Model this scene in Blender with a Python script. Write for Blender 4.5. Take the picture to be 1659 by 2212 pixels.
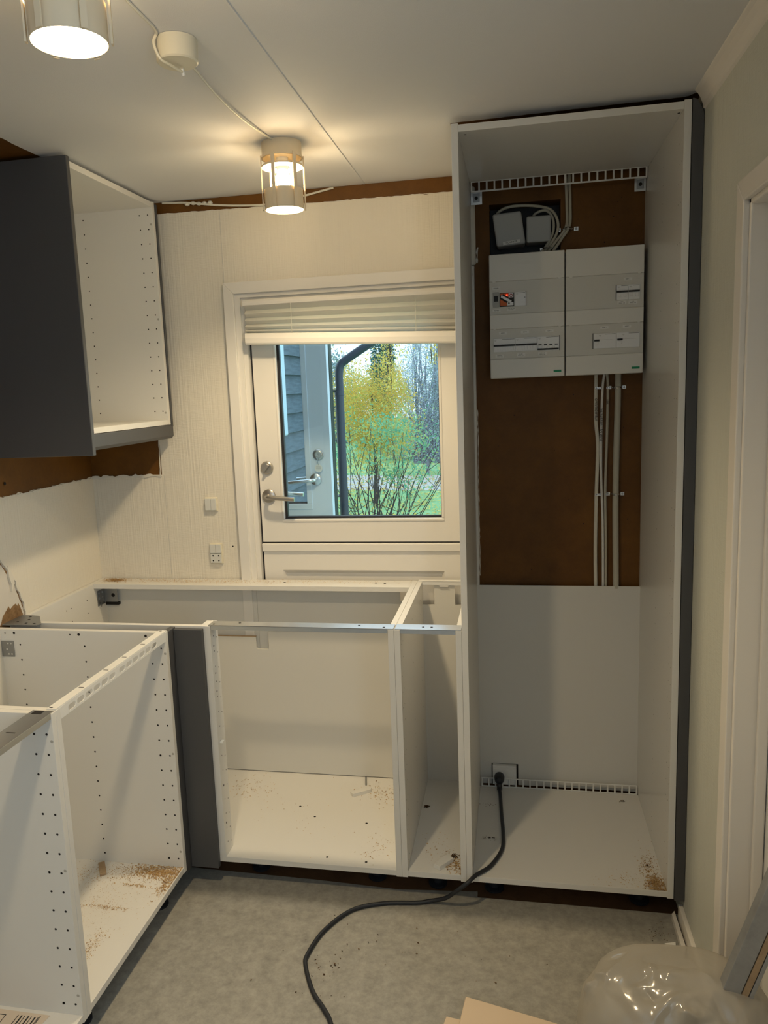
import bpy, bmesh, math, random
from mathutils import Matrix, Vector
from mathutils.geometry import tessellate_polygon

# ------------------------------------------------------------------ scene, camera, light
for o in list(bpy.data.objects):
    bpy.data.objects.remove(o, do_unlink=True)
scene = bpy.context.scene
COL = scene.collection
PI = math.pi

F_PX, YAW, PITCH, ROLL = 1679.14, -0.1945, -0.1534, -0.0400
cam_data = bpy.data.cameras.new('camera')
cam = bpy.data.objects.new('camera', cam_data)
COL.objects.link(cam)
fw = Vector((math.sin(YAW) * math.cos(PITCH), math.cos(YAW) * math.cos(PITCH), math.sin(PITCH)))
rg = Vector((math.cos(YAW), -math.sin(YAW), 0))
up = rg.cross(fw)
r2 = rg * math.cos(ROLL) + up * math.sin(ROLL)
u2 = -rg * math.sin(ROLL) + up * math.cos(ROLL)
m = Matrix((r2, u2, -fw)).transposed().to_4x4()
m.translation = Vector((0.1577, -2.1933, 1.5888))
cam.matrix_world = m
cam_data.sensor_fit = 'AUTO'
cam_data.sensor_width = 36.0
cam_data.lens = F_PX / 2212 * 36.0
cam_data.shift_x = 42.57 / 2212
cam_data.shift_y = -6.15 / 2212
cam_data.clip_start = 0.02
cam_data.clip_end = 200
scene.camera = cam

scene.view_settings.view_transform = 'Standard'
scene.view_settings.look = 'None'
scene.view_settings.gamma = 1.0
scene.view_settings.use_curve_mapping = False
scene.view_settings.exposure = -0.12
scene.cycles.max_bounces = 7
scene.cycles.diffuse_bounces = 4
scene.cycles.use_adaptive_sampling = True
scene.cycles.adaptive_threshold = 0.02
scene.cycles.glossy_bounces = 4
scene.cycles.transparent_max_bounces = 12
scene.cycles.use_denoising = True
scene.cycles.sample_clamp_indirect = 6.0
scene.cycles.caustics_reflective = False
scene.cycles.caustics_refractive = False

world = bpy.data.worlds.new('overcast_sky')
scene.world = world
world.use_nodes = True
wn = world.node_tree
wn.nodes['Background'].inputs['Color'].default_value = (0.70, 0.88, 1.0, 1)
wn.nodes['Background'].inputs['Strength'].default_value = 2.3

# daylight of the window in the right wall behind the camera
sun_area = bpy.data.lights.new('side_window_daylight', 'AREA')
sun_area.shape = 'RECTANGLE'
sun_area.size = 1.10
sun_area.size_y = .86
sun_area.energy = 15.0
sun_area.color = (0.66, 0.83, 1.0)
rl = bpy.data.objects.new('side_window_daylight', sun_area)
COL.objects.link(rl)
rl.location = (0.71, -2.5, 1.5)
rl.rotation_euler = (0, PI / 2, 0)
LAMP_DISC, LAMP_BULB = 16.0, 190.0
LAMP_COL = (1.0, 0.77, 0.45)
SPOT_COL, SPOT_W = (1.0, 0.775, 0.465), 48.0

# ------------------------------------------------------------------ helpers
WM = {}          # world matrices of what has been built


class MB:
    """collects geometry; build() links it as one mesh object"""
    def __init__(self, xf=None):
        self.v, self.f, self.mi, self.xf, self.cur = [], [], [], xf, 0

    def add(self, vs, fs):
        b = len(self.v)
        if self.xf is not None:
            vs = [self.xf @ Vector(p) for p in vs]
        self.v += [tuple(p) for p in vs]
        self.f += [tuple(i + b for i in f) for f in fs]
        self.mi += [self.cur] * len(fs)
        return self

    def box(self, x0, x1, y0, y1, z0, z1):
        return self.add([(x0, y0, z0), (x1, y0, z0), (x1, y1, z0), (x0, y1, z0), (x0, y0, z1), (x1, y0, z1), (x1, y1, z1), (x0, y1, z1)],
                        [(0, 3, 2, 1), (4, 5, 6, 7), (0, 1, 5, 4), (1, 2, 6, 5), (2, 3, 7, 6), (3, 0, 4, 7)])

    def tube(self, pts, r, n=8, cap=True, radii=None):
        pts = [Vector(p) for p in pts]
        vs, fs = [], []
        prev = None
        for i, p in enumerate(pts):
            a = pts[max(0, i - 1)]
            b = pts[min(len(pts) - 1, i + 1)]
            t = (b - a).normalized()
            if prev is None:
                s = Vector((0, 0, 1)) if abs(t.z) < 0.9 else Vector((1, 0, 0))
                n1 = t.cross(s).normalized()
            else:
                n1 = (prev - t * prev.dot(t)).normalized()
            prev = n1
            n2 = t.cross(n1)
            rr = radii[i] if radii else r
            for k in range(n):
                an = 2 * PI * k / n
                vs.append(p + n1 * (rr * math.cos(an)) + n2 * (rr * math.sin(an)))
        for i in range(len(pts) - 1):
            for k in range(n):
                fs.append((i * n + k, i * n + (k + 1) % n, (i + 1) * n + (k + 1) % n, (i + 1) * n + k))
        if cap:
            fs.append(tuple(range(n - 1, -1, -1)))
            fs.append(tuple(range((len(pts) - 1) * n, len(pts) * n)))
        return self.add(vs, fs)

    def cyl(self, p0, p1, r, n=24):
        return self.tube([p0, p1], r, n)

    def prism(self, poly, axis, a, b):
        """poly of 2D points extruded along axis from a to b ('x': (y,z), 'y': (x,z), 'z': (x,y))"""
        def P(q, d):
            return {'x': (d, q[0], q[1]), 'y': (q[0], d, q[1]), 'z': (q[0], q[1], d)}[axis]
        n = len(poly)
        vs = [P(q, a) for q in poly] + [P(q, b) for q in poly]
        tris = tessellate_polygon([[Vector((q[0], q[1], 0)) for q in poly]])
        fs = [tuple(t) for t in tris] + [tuple(i + n for i in reversed(t)) for t in tris]
        fs += [(i, (i + 1) % n, n + (i + 1) % n, n + i) for i in range(n)]
        return self.add(vs, fs)

    def lathe(self, prof, c, n=32, closed=False):
        vs, fs = [], []
        m_ = len(prof)
        for k in range(n):
            an = 2 * PI * k / n
            for (r, z) in prof:
                vs.append((c[0] + r * math.cos(an), c[1] + r * math.sin(an), c[2] + z))
        for k in range(n):
            k2 = (k + 1) % n
            for i in range(m_ if closed else m_ - 1):
                j = (i + 1) % m_
                fs.append((k * m_ + i, k2 * m_ + i, k2 * m_ + j, k * m_ + j))
        return self.add(vs, fs)

    def disc(self, c, nrm, r, n=10):
        nrm = Vector(nrm).normalized()
        s = Vector((0, 0, 1)) if abs(nrm.z) < .9 else Vector((1, 0, 0))
        a = nrm.cross(s).normalized()
        b = nrm.cross(a)
        c = Vector(c)
        return self.add([c + a * (r * math.cos(2 * PI * k / n)) + b * (r * math.sin(2 * PI * k / n)) for k in range(n)], [tuple(range(n))])

    def build(self, name, mat, parent=None, bevel=0, smooth=False, seg=2, kind=None, label=None):
        xs = [p[0] for p in self.v]; ys = [p[1] for p in self.v]; zs = [p[2] for p in self.v]
        org = Vector(((min(xs) + max(xs)) / 2, (min(ys) + max(ys)) / 2, min(zs)))
        me = bpy.data.meshes.new(name)
        me.from_pydata([(p[0] - org.x, p[1] - org.y, p[2] - org.z) for p in self.v], [], self.f)
        for mt in (mat if isinstance(mat, (list, tuple)) else [mat]):
            me.materials.append(mt)
        if isinstance(mat, (list, tuple)):
            me.polygons.foreach_set('material_index', self.mi)
        bm = bmesh.new(); bm.from_mesh(me)
        bmesh.ops.recalc_face_normals(bm, faces=bm.faces)
        bm.to_mesh(me); bm.free()
        if smooth:
            me.polygons.foreach_set('use_smooth', [True] * len(me.polygons))
            me.set_sharp_from_angle(angle=math.radians(40))
        o = bpy.data.objects.new(name, me)
        COL.objects.link(o)
        w = Matrix.Translation(org)
        place(o, w, parent)
        if bevel:
            b = o.modifiers.new('bevel', 'BEVEL'); b.width = bevel; b.segments = seg; b.limit_method = 'ANGLE'
        if kind:
            o['kind'] = kind
        if label:
            o['label'] = label
        return o


def place(o, w, parent):
    WM[o] = w
    if parent is not None:
        o.parent = parent
        o.matrix_local = WM[parent].inverted() @ w
    else:
        o.matrix_world = w


def thing(name, label, cat, loc, group=None):
    o = bpy.data.objects.new(name, None)
    o.empty_display_size = 0.05
    COL.objects.link(o)
    place(o, Matrix.Translation(Vector(loc)), None)
    return tag(o, label, cat, group)


def tag(o, label, cat, group=None, kind=None):
    o['label'] = label
    o['category'] = cat
    if group: o['group'] = group
    if kind: o['kind'] = kind
    return o


def struct(o, label=None):
    o['kind'] = 'structure'
    if label: o['label'] = label
    return o


def copy_tree(o, delta, parent=None, label=None):
    c = o.copy()
    COL.objects.link(c)
    if parent is None:
        c.matrix_world = Matrix.Translation(Vector(delta)) @ WM[o]
        WM[c] = c.matrix_world.copy()
    else:
        c.parent = parent
        loc = WM[o.parent].inverted() @ WM[o]
        c.matrix_local = loc
        WM[c] = WM[parent] @ loc
    if label: c['label'] = label
    for ch in [k for k in COL.objects if k.parent == o]:
        copy_tree(ch, delta, c)
    return c


def spline(pts, n=8):
    """Catmull-Rom through the points"""
    P = [Vector(p) for p in pts]
    P = [P[0] * 2 - P[1]] + P + [P[-1] * 2 - P[-2]]
    out = []
    for i in range(1, len(P) - 2):
        a, b, c, d = P[i - 1], P[i], P[i + 1], P[i + 2]
        for k in range(n):
            t = k / n
            out.append(0.5 * ((2 * b) + (c - a) * t + (2 * a - 5 * b + 4 * c - d) * t * t + (3 * b - a - 3 * c + d) * t ** 3))
    out.append(P[-2])
    return out


def jag(a, b, n, amp, rnd):
    """points from a to b (b left out), shaken sideways"""
    a = Vector(a); b = Vector(b)
    d = b - a
    nr = Vector((-d.y, d.x)).normalized()
    out = [tuple(a)]
    for i in range(1, n):
        t = (i + rnd.uniform(-.3, .3)) / n
        p = a + d * t + nr * rnd.gauss(0, amp)
        out.append((p.x, p.y))
    return out


def text_mesh(name, body, size, loc, rot, mat, parent, align='CENTER'):
    cu = bpy.data.curves.new(name, 'FONT')
    cu.body = body; cu.size = size; cu.align_x = align; cu.align_y = 'CENTER'; cu.extrude = 0.0001
    t = bpy.data.objects.new(name, cu)
    COL.objects.link(t)
    dg = bpy.context.evaluated_depsgraph_get()
    me = bpy.data.meshes.new_from_object(t.evaluated_get(dg))
    bpy.data.objects.remove(t, do_unlink=True)
    me.materials.clear(); me.materials.append(mat)
    o = bpy.data.objects.new(name, me)
    COL.objects.link(o)
    place(o, Matrix.Translation(Vector(loc)) @ rot.to_4x4(), parent)
    return o


TXT_Y = Matrix.Rotation(PI / 2, 3, 'X')                               # reads from -y

# ------------------------------------------------------------------ materials
MATS = {}


def mat(name, col, rough=0.5, metal=0.0, spec=0.5, bump=None, noise=None, emit=None, coat=0, alpha=None):
    mt = bpy.data.materials.new(name)
    mt.use_nodes = True
    nt = mt.node_tree
    b = nt.nodes['Principled BSDF']
    b.inputs['Base Color'].default_value = (*col, 1)
    b.inputs['Roughness'].default_value = rough
    b.inputs['Metallic'].default_value = metal
    b.inputs['Specular IOR Level'].default_value = spec
    if emit:
        b.inputs['Emission Color'].default_value = (*emit[0], 1)
        b.inputs['Emission Strength'].default_value = emit[1]
    tc = nt.nodes.new('ShaderNodeTexCoord')
    if noise:      # (scale, second colour, low, high[, stretch])
        mp = nt.nodes.new('ShaderNodeMapping')
        if len(noise) > 4: mp.inputs['Scale'].default_value = noise[4]
        nz = nt.nodes.new('ShaderNodeTexNoise')
        nz.inputs['Scale'].default_value = noise[0]; nz.inputs['Detail'].default_value = 10; nz.inputs['Roughness'].default_value = 0.74
        cr = nt.nodes.new('ShaderNodeValToRGB')
        cr.color_ramp.elements[0].position = noise[2]; cr.color_ramp.elements[0].color = (*col, 1)
        cr.color_ramp.elements[1].position = noise[3]; cr.color_ramp.elements[1].color = (*noise[1], 1)
        nt.links.new(tc.outputs['Object'], mp.inputs['Vector'])
        nt.links.new(mp.outputs['Vector'], nz.inputs['Vector'])
        nt.links.new(nz.outputs['Fac'], cr.inputs['Fac'])
        nt.links.new(cr.outputs['Color'], b.inputs['Base Color'])
    if bump:       # (scale, strength, distance[, stretch])
        mp = nt.nodes.new('ShaderNodeMapping')
        if len(bump) > 3: mp.inputs['Scale'].default_value = bump[3]
        nz = nt.nodes.new('ShaderNodeTexNoise')
        nz.inputs['Scale'].default_value = bump[0]; nz.inputs['Detail'].default_value = 4
        bp = nt.nodes.new('ShaderNodeBump')
        bp.inputs['Strength'].default_value = bump[1]; bp.inputs['Distance'].default_value = bump[2]
        nt.links.new(tc.outputs['Object'], mp.inputs['Vector'])
        nt.links.new(mp.outputs['Vector'], nz.inputs['Vector'])
        nt.links.new(nz.outputs['Fac'], bp.inputs['Height'])
        nt.links.new(bp.outputs['Normal'], b.inputs['Normal'])
    MATS[name] = mt
    return mt


def leafmat(name, c0, c1, c2):
    """leaf colours drawn per leaf, some light shining through"""
    mt = bpy.data.materials.new(name); mt.use_nodes = True
    nt = mt.node_tree; nt.nodes.clear()
    out = nt.nodes.new('ShaderNodeOutputMaterial')
    g = nt.nodes.new('ShaderNodeNewGeometry')
    cr = nt.nodes.new('ShaderNodeValToRGB')
    cr.color_ramp.elements[0].color = (*c0, 1); cr.color_ramp.elements[1].color = (*c2, 1)
    e = cr.color_ramp.elements.new(0.5); e.color = (*c1, 1)
    d = nt.nodes.new('ShaderNodeBsdfDiffuse'); t = nt.nodes.new('ShaderNodeBsdfTranslucent'); mx = nt.nodes.new('ShaderNodeMixShader')
    mx.inputs['Fac'].default_value = 0.4
    nt.links.new(g.outputs['Random Per Island'], cr.inputs['Fac'])
    nt.links.new(cr.outputs['Color'], d.inputs['Color']); nt.links.new(cr.outputs['Color'], t.inputs['Color'])
    nt.links.new(d.outputs[0], mx.inputs[1]); nt.links.new(t.outputs[0], mx.inputs[2]); nt.links.new(mx.outputs[0], out.inputs[0])
    return mt


def wallpaper_mat(name, col, axis):
    """woven relief wallpaper: upright ribs crossed by short fine threads"""
    mt = bpy.data.materials.new(name); mt.use_nodes = True
    nt = mt.node_tree; b = nt.nodes['Principled BSDF']
    b.inputs['Base Color'].default_value = (*col, 1); b.inputs['Roughness'].default_value = 0.6; b.inputs['Specular IOR Level'].default_value = 0.25
    tc = nt.nodes.new('ShaderNodeTexCoord')
    m1 = nt.nodes.new('ShaderNodeMapping'); m2 = nt.nodes.new('ShaderNodeMapping')
    m1.inputs['Scale'].default_value = (150, 150, 3)
    m2.inputs['Scale'].default_value = (40, 40, 260)
    n1 = nt.nodes.new('ShaderNodeTexNoise'); n2 = nt.nodes.new('ShaderNodeTexNoise'); n3 = nt.nodes.new('ShaderNodeTexNoise')
    n1.inputs['Scale'].default_value = 1.0; n2.inputs['Scale'].default_value = 1.0; n3.inputs['Scale'].default_value = 2.2
    n1.inputs['Detail'].default_value = 3; n2.inputs['Detail'].default_value = 3
    mul = nt.nodes.new('ShaderNodeMath'); mul.operation = 'MULTIPLY'
    add = nt.nodes.new('ShaderNodeMath'); add.operation = 'ADD'
    bp = nt.nodes.new('ShaderNodeBump'); bp.inputs['Strength'].default_value = 0.42; bp.inputs['Distance'].default_value = 0.005
    L = nt.links.new
    L(tc.outputs['Object'], m1.inputs['Vector']); L(tc.outputs['Object'], m2.inputs['Vector']); L(tc.outputs['Object'], n3.inputs['Vector'])
    L(m1.outputs[0], n1.inputs['Vector']); L(m2.outputs[0], n2.inputs['Vector'])
    L(n2.outputs['Fac'], mul.inputs[0]); L(n3.outputs['Fac'], mul.inputs[1])
    L(n1.outputs['Fac'], add.inputs[0]); L(mul.outputs[0], add.inputs[1])
    L(add.outputs[0], bp.inputs['Height']); L(bp.outputs[0], b.inputs['Normal'])
    return mt


M_white = mat('white_melamine', (0.745, 0.735, 0.70), 0.32, spec=0.45)
M_edge = mat('white_edge_band', (0.80, 0.79, 0.77), 0.3)
M_back = mat('white_back_board', (0.70, 0.69, 0.65), 0.42)
M_grey = mat('anthracite_front', (0.075, 0.076, 0.080), 0.42, spec=0.4)
M_steel = mat('galvanised_steel', (0.72, 0.75, 0.78), 0.26, 1.0)
M_dsteel = mat('dull_steel', (0.33, 0.34, 0.35), 0.45, 0.9)
M_brush = mat('brushed_steel', (0.50, 0.48, 0.45), 0.32, 1.0)
M_board = mat('brown_hardboard', (0.105, 0.042, 0.005), 0.55, noise=(5, (0.19, 0.080, 0.010), .35, .75), bump=(120, .2, .001), spec=.3)
M_subfl = mat('dark_subfloor', (0.09, 0.04, 0.016), 0.8, noise=(9, (0.17, 0.085, 0.035), .35, .7))
M_wp_back = wallpaper_mat('wallpaper_cream', (0.76, 0.72, 0.63), 'x')
M_wp_right = wallpaper_mat('wallpaper_grey', (0.54, 0.555, 0.505), 'y')
M_ceil = mat('ceiling_paint', (0.72, 0.725, 0.735), 0.75, bump=(420, .35, .001), spec=.2)
M_plain = mat('plain_wall_paint', (0.75, 0.73, 0.70), 0.7)
M_vinyl = mat('vinyl_floor', (0.22, 0.215, 0.19), 0.5, noise=(34, (0.43, 0.415, 0.37), .26, .74), bump=(60, .08, .001))
M_door = mat('door_paint', (0.78, 0.76, 0.72), 0.38, spec=.4)
M_trimw = mat('trim_paint', (0.78, 0.76, 0.72), 0.42)
M_trimr = mat('warm_white_gloss', (0.74, 0.71, 0.66), 0.35)
M_black = mat('black_seal', (0.012, 0.012, 0.015), 0.5)
M_rubber = mat('black_rubber', (0.014, 0.017, 0.024), 0.5)
M_plastic = mat('white_plastic', (0.78, 0.78, 0.76), 0.35)
M_dirtyw = mat('yellowed_plastic', (0.74, 0.69, 0.55), 0.4)
M_switch = mat('switch_grey', (0.66, 0.67, 0.65), 0.4)
M_lampcream = mat('lamp_enamel', (0.78, 0.67, 0.49), 0.45)
M_cablew = mat('white_cable', (0.70, 0.68, 0.60), 0.5)
M_conduit = mat('grey_conduit', (0.50, 0.48, 0.40), 0.55)
M_jbox = mat('grey_junction_box', (0.50, 0.51, 0.50), 0.5)
M_cu = mat('enclosure_plastic', (0.80, 0.79, 0.74), 0.42)
M_cu2 = mat('enclosure_strip', (0.70, 0.69, 0.64), 0.45)
M_cu3 = mat('meter_grey', (0.42, 0.42, 0.40), 0.5)
M_paper = mat('label_paper', (0.82, 0.82, 0.79), 0.6)
M_ink = mat('black_ink', (0.012, 0.012, 0.012), 0.6)
M_breaker = mat('breaker_plastic', (0.86, 0.87, 0.88), 0.35)
M_orange = mat('orange_panel', (0.62, 0.13, 0.02), 0.5)
M_dred = mat('dark_red_ring', (0.25, 0.02, 0.015), 0.5)
M_green = mat('green_label', (0.0, 0.26, 0.11), 0.5)
M_led = mat('red_led', (1, .05, .02), 0.5, emit=((1, 0.08, 0.03), 6))
M_torn = mat('torn_paper', (0.72, 0.69, 0.62), 0.8)
M_plaster = mat('bare_plaster', (0.66, 0.63, 0.58), 0.85, bump=(90, .35, .002))
M_chip = mat('crumbled_board', (0.16, 0.085, 0.035), 0.9, noise=(45, (0.34, 0.21, 0.10), .35, .7), bump=(70, .7, .004))
M_sawdust = leafmat('sawdust', (0.58, 0.38, 0.16), (0.72, 0.54, 0.30), (0.30, 0.15, 0.05))
M_grit = leafmat('dark_grit', (0.05, 0.03, 0.02), (0.12, 0.07, 0.04), (0.25, 0.17, 0.1))
M_wood = mat('raw_offcut', (0.33, 0.22, 0.13), 0.8, noise=(30, (0.45, 0.33, 0.2), .3, .7))
M_card = mat('cardboard', (0.70, 0.56, 0.41), 0.8, bump=(150, .1, .001))
M_waste = mat('mixed_waste', (0.45, 0.42, 0.36), 0.9)
M_sheet = mat('printed_paper', (0.68, 0.58, 0.47), 0.7)
M_alu = mat('weathered_aluminium', (0.34, 0.35, 0.36), 0.5, 0.75, noise=(14, (0.45, 0.46, 0.47), .35, .7))
M_hole = mat('drilled_hole', (0.012, 0.010, 0.009), 0.9)
M_cap = mat('grey_screw_cap', (0.42, 0.40, 0.36), 0.5)
M_pipe = mat('dark_blue_downpipe', (0.03, 0.045, 0.07), 0.45)
M_clad = mat('weathered_cladding', (0.075, 0.10, 0.13), 0.8, noise=(6, (0.19, 0.24, 0.29), .3, .75, (1, 1, 9)), bump=(16, .4, .004, (1, 1, 12)))
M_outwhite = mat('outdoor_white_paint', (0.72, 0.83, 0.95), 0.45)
M_greenpost = mat('dark_green_board', (0.035, 0.055, 0.045), 0.7)
M_lawn = mat('lawn', (0.20, 0.46, 0.20), 0.9, noise=(3.0, (0.38, 0.64, 0.32), .35, .7), bump=(60, .9, .03))
M_gravel = mat('gravel', (0.33, 0.33, 0.33), 0.9, noise=(25, (0.58, 0.57, 0.54), .3, .7))
M_bark = mat('dark_bark', (0.045, 0.035, 0.035), 0.9)
M_bark2 = mat('grey_bark', (0.22, 0.22, 0.26), 0.9)
M_emit_disc = mat('lamp_diffuser', (1, .9, .7), 0.5, emit=(LAMP_COL, LAMP_DISC))
M_emit_bulb = mat('lamp_bulb', (1, .9, .7), 0.5, emit=(LAMP_COL, LAMP_BULB))


def glass_mat(name, fac, tint):
    mt = bpy.data.materials.new(name); mt.use_nodes = True
    nt = mt.node_tree; nt.nodes.clear()
    out = nt.nodes.new('ShaderNodeOutputMaterial')
    tr = nt.nodes.new('ShaderNodeBsdfTransparent'); tr.inputs['Color'].default_value = (*tint, 1)
    gl = nt.nodes.new('ShaderNodeBsdfGlossy'); gl.inputs['Roughness'].default_value = 0.02
    mx = nt.nodes.new('ShaderNodeMixShader'); mx.inputs['Fac'].default_value = fac
    nt.links.new(tr.outputs[0], mx.inputs[1]); nt.links.new(gl.outputs[0], mx.inputs[2]); nt.links.new(mx.outputs[0], out.inputs[0])
    return mt


M_glass = glass_mat('window_glass', 0.05, (0.94, 0.985, 1.0))


def fabric_mat():
    mt = bpy.data.materials.new('blind_fabric'); mt.use_nodes = True
    nt = mt.node_tree; nt.nodes.clear()
    out = nt.nodes.new('ShaderNodeOutputMaterial')
    d = nt.nodes.new('ShaderNodeBsdfDiffuse'); d.inputs['Color'].default_value = (0.86, 0.83, 0.77, 1)
    t = nt.nodes.new('ShaderNodeBsdfTranslucent'); t.inputs['Color'].default_value = (0.75, 0.76, 0.74, 1)
    mx = nt.nodes.new('ShaderNodeMixShader'); mx.inputs['Fac'].default_value = 0.40
    nt.links.new(d.outputs[0], mx.inputs[1]); nt.links.new(t.outputs[0], mx.inputs[2]); nt.links.new(mx.outputs[0], out.inputs[0])
    return mt


M_fabric = fabric_mat()


def bag_mat():
    mt = bpy.data.materials.new('clear_plastic_film'); mt.use_nodes = True
    nt = mt.node_tree; nt.nodes.clear()
    out = nt.nodes.new('ShaderNodeOutputMaterial')
    tr = nt.nodes.new('ShaderNodeBsdfTransparent'); tr.inputs['Color'].default_value = (0.93, 0.91, 0.88, 1)
    d = nt.nodes.new('ShaderNodeBsdfDiffuse'); d.inputs['Color'].default_value = (0.53, 0.50, 0.44, 1)
    g = nt.nodes.new('ShaderNodeBsdfGlossy'); g.inputs['Roughness'].default_value = 0.14
    m1 = nt.nodes.new('ShaderNodeMixShader'); m1.inputs['Fac'].default_value = 0.56
    m2 = nt.nodes.new('ShaderNodeMixShader'); m2.inputs['Fac'].default_value = 0.10
    tc = nt.nodes.new('ShaderNodeTexCoord'); nz = nt.nodes.new('ShaderNodeTexNoise'); nz.inputs['Scale'].default_value = 7; nz.inputs['Detail'].default_value = 1; nz.noise_type = 'RIDGED_MULTIFRACTAL'
    bp = nt.nodes.new('ShaderNodeBump'); bp.inputs['Strength'].default_value = .8; bp.inputs['Distance'].default_value = .03
    nt.links.new(tc.outputs['Object'], nz.inputs['Vector']); nt.links.new(nz.outputs['Fac'], bp.inputs['Height']); nt.links.new(bp.outputs[0], g.inputs['Normal']); nt.links.new(bp.outputs[0], d.inputs['Normal'])
    nt.links.new(tr.outputs[0], m1.inputs[1]); nt.links.new(d.outputs[0], m1.inputs[2])
    nt.links.new(m1.outputs[0], m2.inputs[1]); nt.links.new(g.outputs[0], m2.inputs[2]); nt.links.new(m2.outputs[0], out.inputs[0])
    return mt


M_bag = bag_mat()

# ------------------------------------------------------------------ the room
XL, XR, YB, ZC = -1.480, 0.630, 0.600, 2.290      # left wall, right wall, back wall, ceiling
YR = -3.15                                        # wall behind the camera
rnd = random.Random(3)

fl = struct(MB().prism([(XL, YR), (0.75, YR), (0.75, 0.045), (0.028, 0.046), (0.028, 0.074), (-.22, 0.052), (-.5, .066), (-.9, .075), (XL, .11)], 'z', -0.012, 0).build('floor', M_vinyl))
fu = MB().box(XL, 0.75, 0.0, YB, -0.05, -0.008).build('bare_subfloor', M_subfl, fl)

# back wall: brown hardboard with a doorway and a service hole, wallpaper over part of it
wb = MB()
wb.box(-1.60, -0.845, YB, .72, -.05, 2.40); wb.box(-.845, .02, YB, .72, 1.95, 2.40); wb.box(.02, .08, YB, .72, -.05, 2.40)
wb.box(.08, .315, YB, .72, -.05, 2.02); wb.box(.08, .315, YB, .72, 2.187, 2.40); wb.box(.315, .78, YB, .72, -.05, 2.40); wb.box(-.845, .02, YB, .72, -.05, -.01)
wall_back = struct(wb.build('wall_back', M_board))
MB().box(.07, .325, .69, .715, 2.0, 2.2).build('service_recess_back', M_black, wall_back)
poly = [(-1.479, 0.0), (-.86, 0.0), (-.86, 1.97), (.0, 1.97)]
poly += jag((.0, 2.240), (-.6, 2.243), 26, .0011, rnd) + jag((-.6, 2.243), (-1.183, 2.252), 24, .0012, rnd)
poly += jag((-1.183, 2.25), (-1.184, 1.29), 18, .0008, rnd) + jag((-1.184, 1.292), (-1.479, 1.287), 16, .0025, rnd) + [(-1.479, 1.287)]
MB().prism(poly, 'y', .5975, YB).build('wallpaper', M_wp_back, wall_back)


def torn_lip(axis, pts, d0, d1, w, seed, parent, name='torn_paper_edge', mat_=None, amp=.6):
    """ragged raised lip of paper along a line of 2D points"""
    r_ = random.Random(seed)
    top, bot = [], []
    n = max(6, int((Vector(pts[-1]) - Vector(pts[0])).length / .012))
    for i in range(n + 1):
        t = i / n * (len(pts) - 1)
        k = min(int(t), len(pts) - 2)
        p = Vector(pts[k]).lerp(Vector(pts[k + 1]), t - k)
        dr = (Vector(pts[k + 1]) - Vector(pts[k])).normalized()
        nr = Vector((-dr.y, dr.x))
        top.append(tuple(p + nr * w * r_.uniform(.1, 1)))
        bot.append(tuple(p - nr * w * r_.uniform(.0, amp)))
    return MB().prism(top + bot[::-1], axis, d0, d1).build(name, mat_ or M_torn, parent)


torn_lip('y', [(-1.478, 1.284), (-1.184, 1.289)], .5940, .5978, .010, 5, wall_back)
torn_lip('y', [(-1.19, 1.29), (-1.184, 1.44)], .595, .5978, .003, 6, wall_back)
torn_lip('y', [(-1.105, 2.249), (-.6, 2.242)], .5955, .5978, .003, 7, wall_back)
torn_lip('y', [(-.6, 2.242), (-.0, 2.239)], .5955, .5978, .003, 8, wall_back)
torn_lip('y', [(.029, .90), (.030, 1.5)], .597, .6005, .003, 12, wall_back)
torn_lip('y', [(.036, 2.00), (.040, 2.05)], .590, .6005, .007, 13, wall_back)
MB().box(.005, .033, .588, .6, 1.992, 2.25).build('wallpaper_remnant', M_wp_back, wall_back, bevel=.006)
seam = MB(); seam.box(-1.1765, -1.1755, .5970, .5976, .88, 1.29); seam.box(-.8815, -.8805, .5970, .5976, 1.99, 2.245)
seam.build('wallpaper_seam', M_cu3, wall_back)
MB().disc((-.914, .5972, 1.009), (0, -1, 0), .003, 8).build('nail_hole', M_hole, wall_back)
marks = MB()
for _ in range(26):
    x = rnd.uniform(.1, .56); z = rnd.choice([rnd.uniform(.9, 1.55), rnd.uniform(2.03, 2.2)])
    if .08 < x < .32 and z > 2: continue
    marks.disc((x, .5995, z), (0, -1, 0), rnd.uniform(.001, .0025), 6)
marks.build('nail_marks', M_hole, wall_back, kind='stuff')

# left wall
wall_left = struct(MB().box(XL - .10, XL, YR, YB, -.05, 2.40).build('wall_left', M_board))
patch = [(.096, .80), (.095, .873), (.086, .925), (.072, .965), (.055, 1.005), (.028, 1.045), (-.003, 1.085), (-.08, 1.14), (-.25, 1.12), (-.35, 1.0), (-.38, .80)]
poly = [(YR, 0), (-.38, 0)]
poly = [(YR + .01, 0.0), (-.38, 0.0), (-.38, .80)] + [(p[0], p[1]) for p in reversed(patch[:-1])] + [(.096, 0.0), (.599, 0.0)] + jag((.599, 1.287), (YR + .01, 1.288), 220, .0025, rnd)
MB().prism(poly, 'x', XL, XL + .0025).build('wallpaper', M_wp_back, wall_left)
MB().prism(patch, 'x', XL, XL + .0008).build('plaster_patch', M_plaster, wall_left)
torn_lip('x', [(.095, .873), (.086, .925), (.055, 1.005), (-.003, 1.085), (-.03, 1.11)], XL, XL + .007, .008, 21, wall_left)
torn_lip('x', [(.598, 1.284), (.05, 1.285)], XL, XL + .006, .007, 22, wall_left)
torn_lip('x', [(.05, 1.285), (-.6, 1.285)], XL, XL + .006, .007, 23, wall_left)
torn_lip('x', [(.091, .875), (.080, .925), (.050, 1.003), (-.008, 1.08)], XL + .0005, XL + .0015, .0045, 24, wall_left, 'tear_shadow_gap', M_chip)
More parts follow.
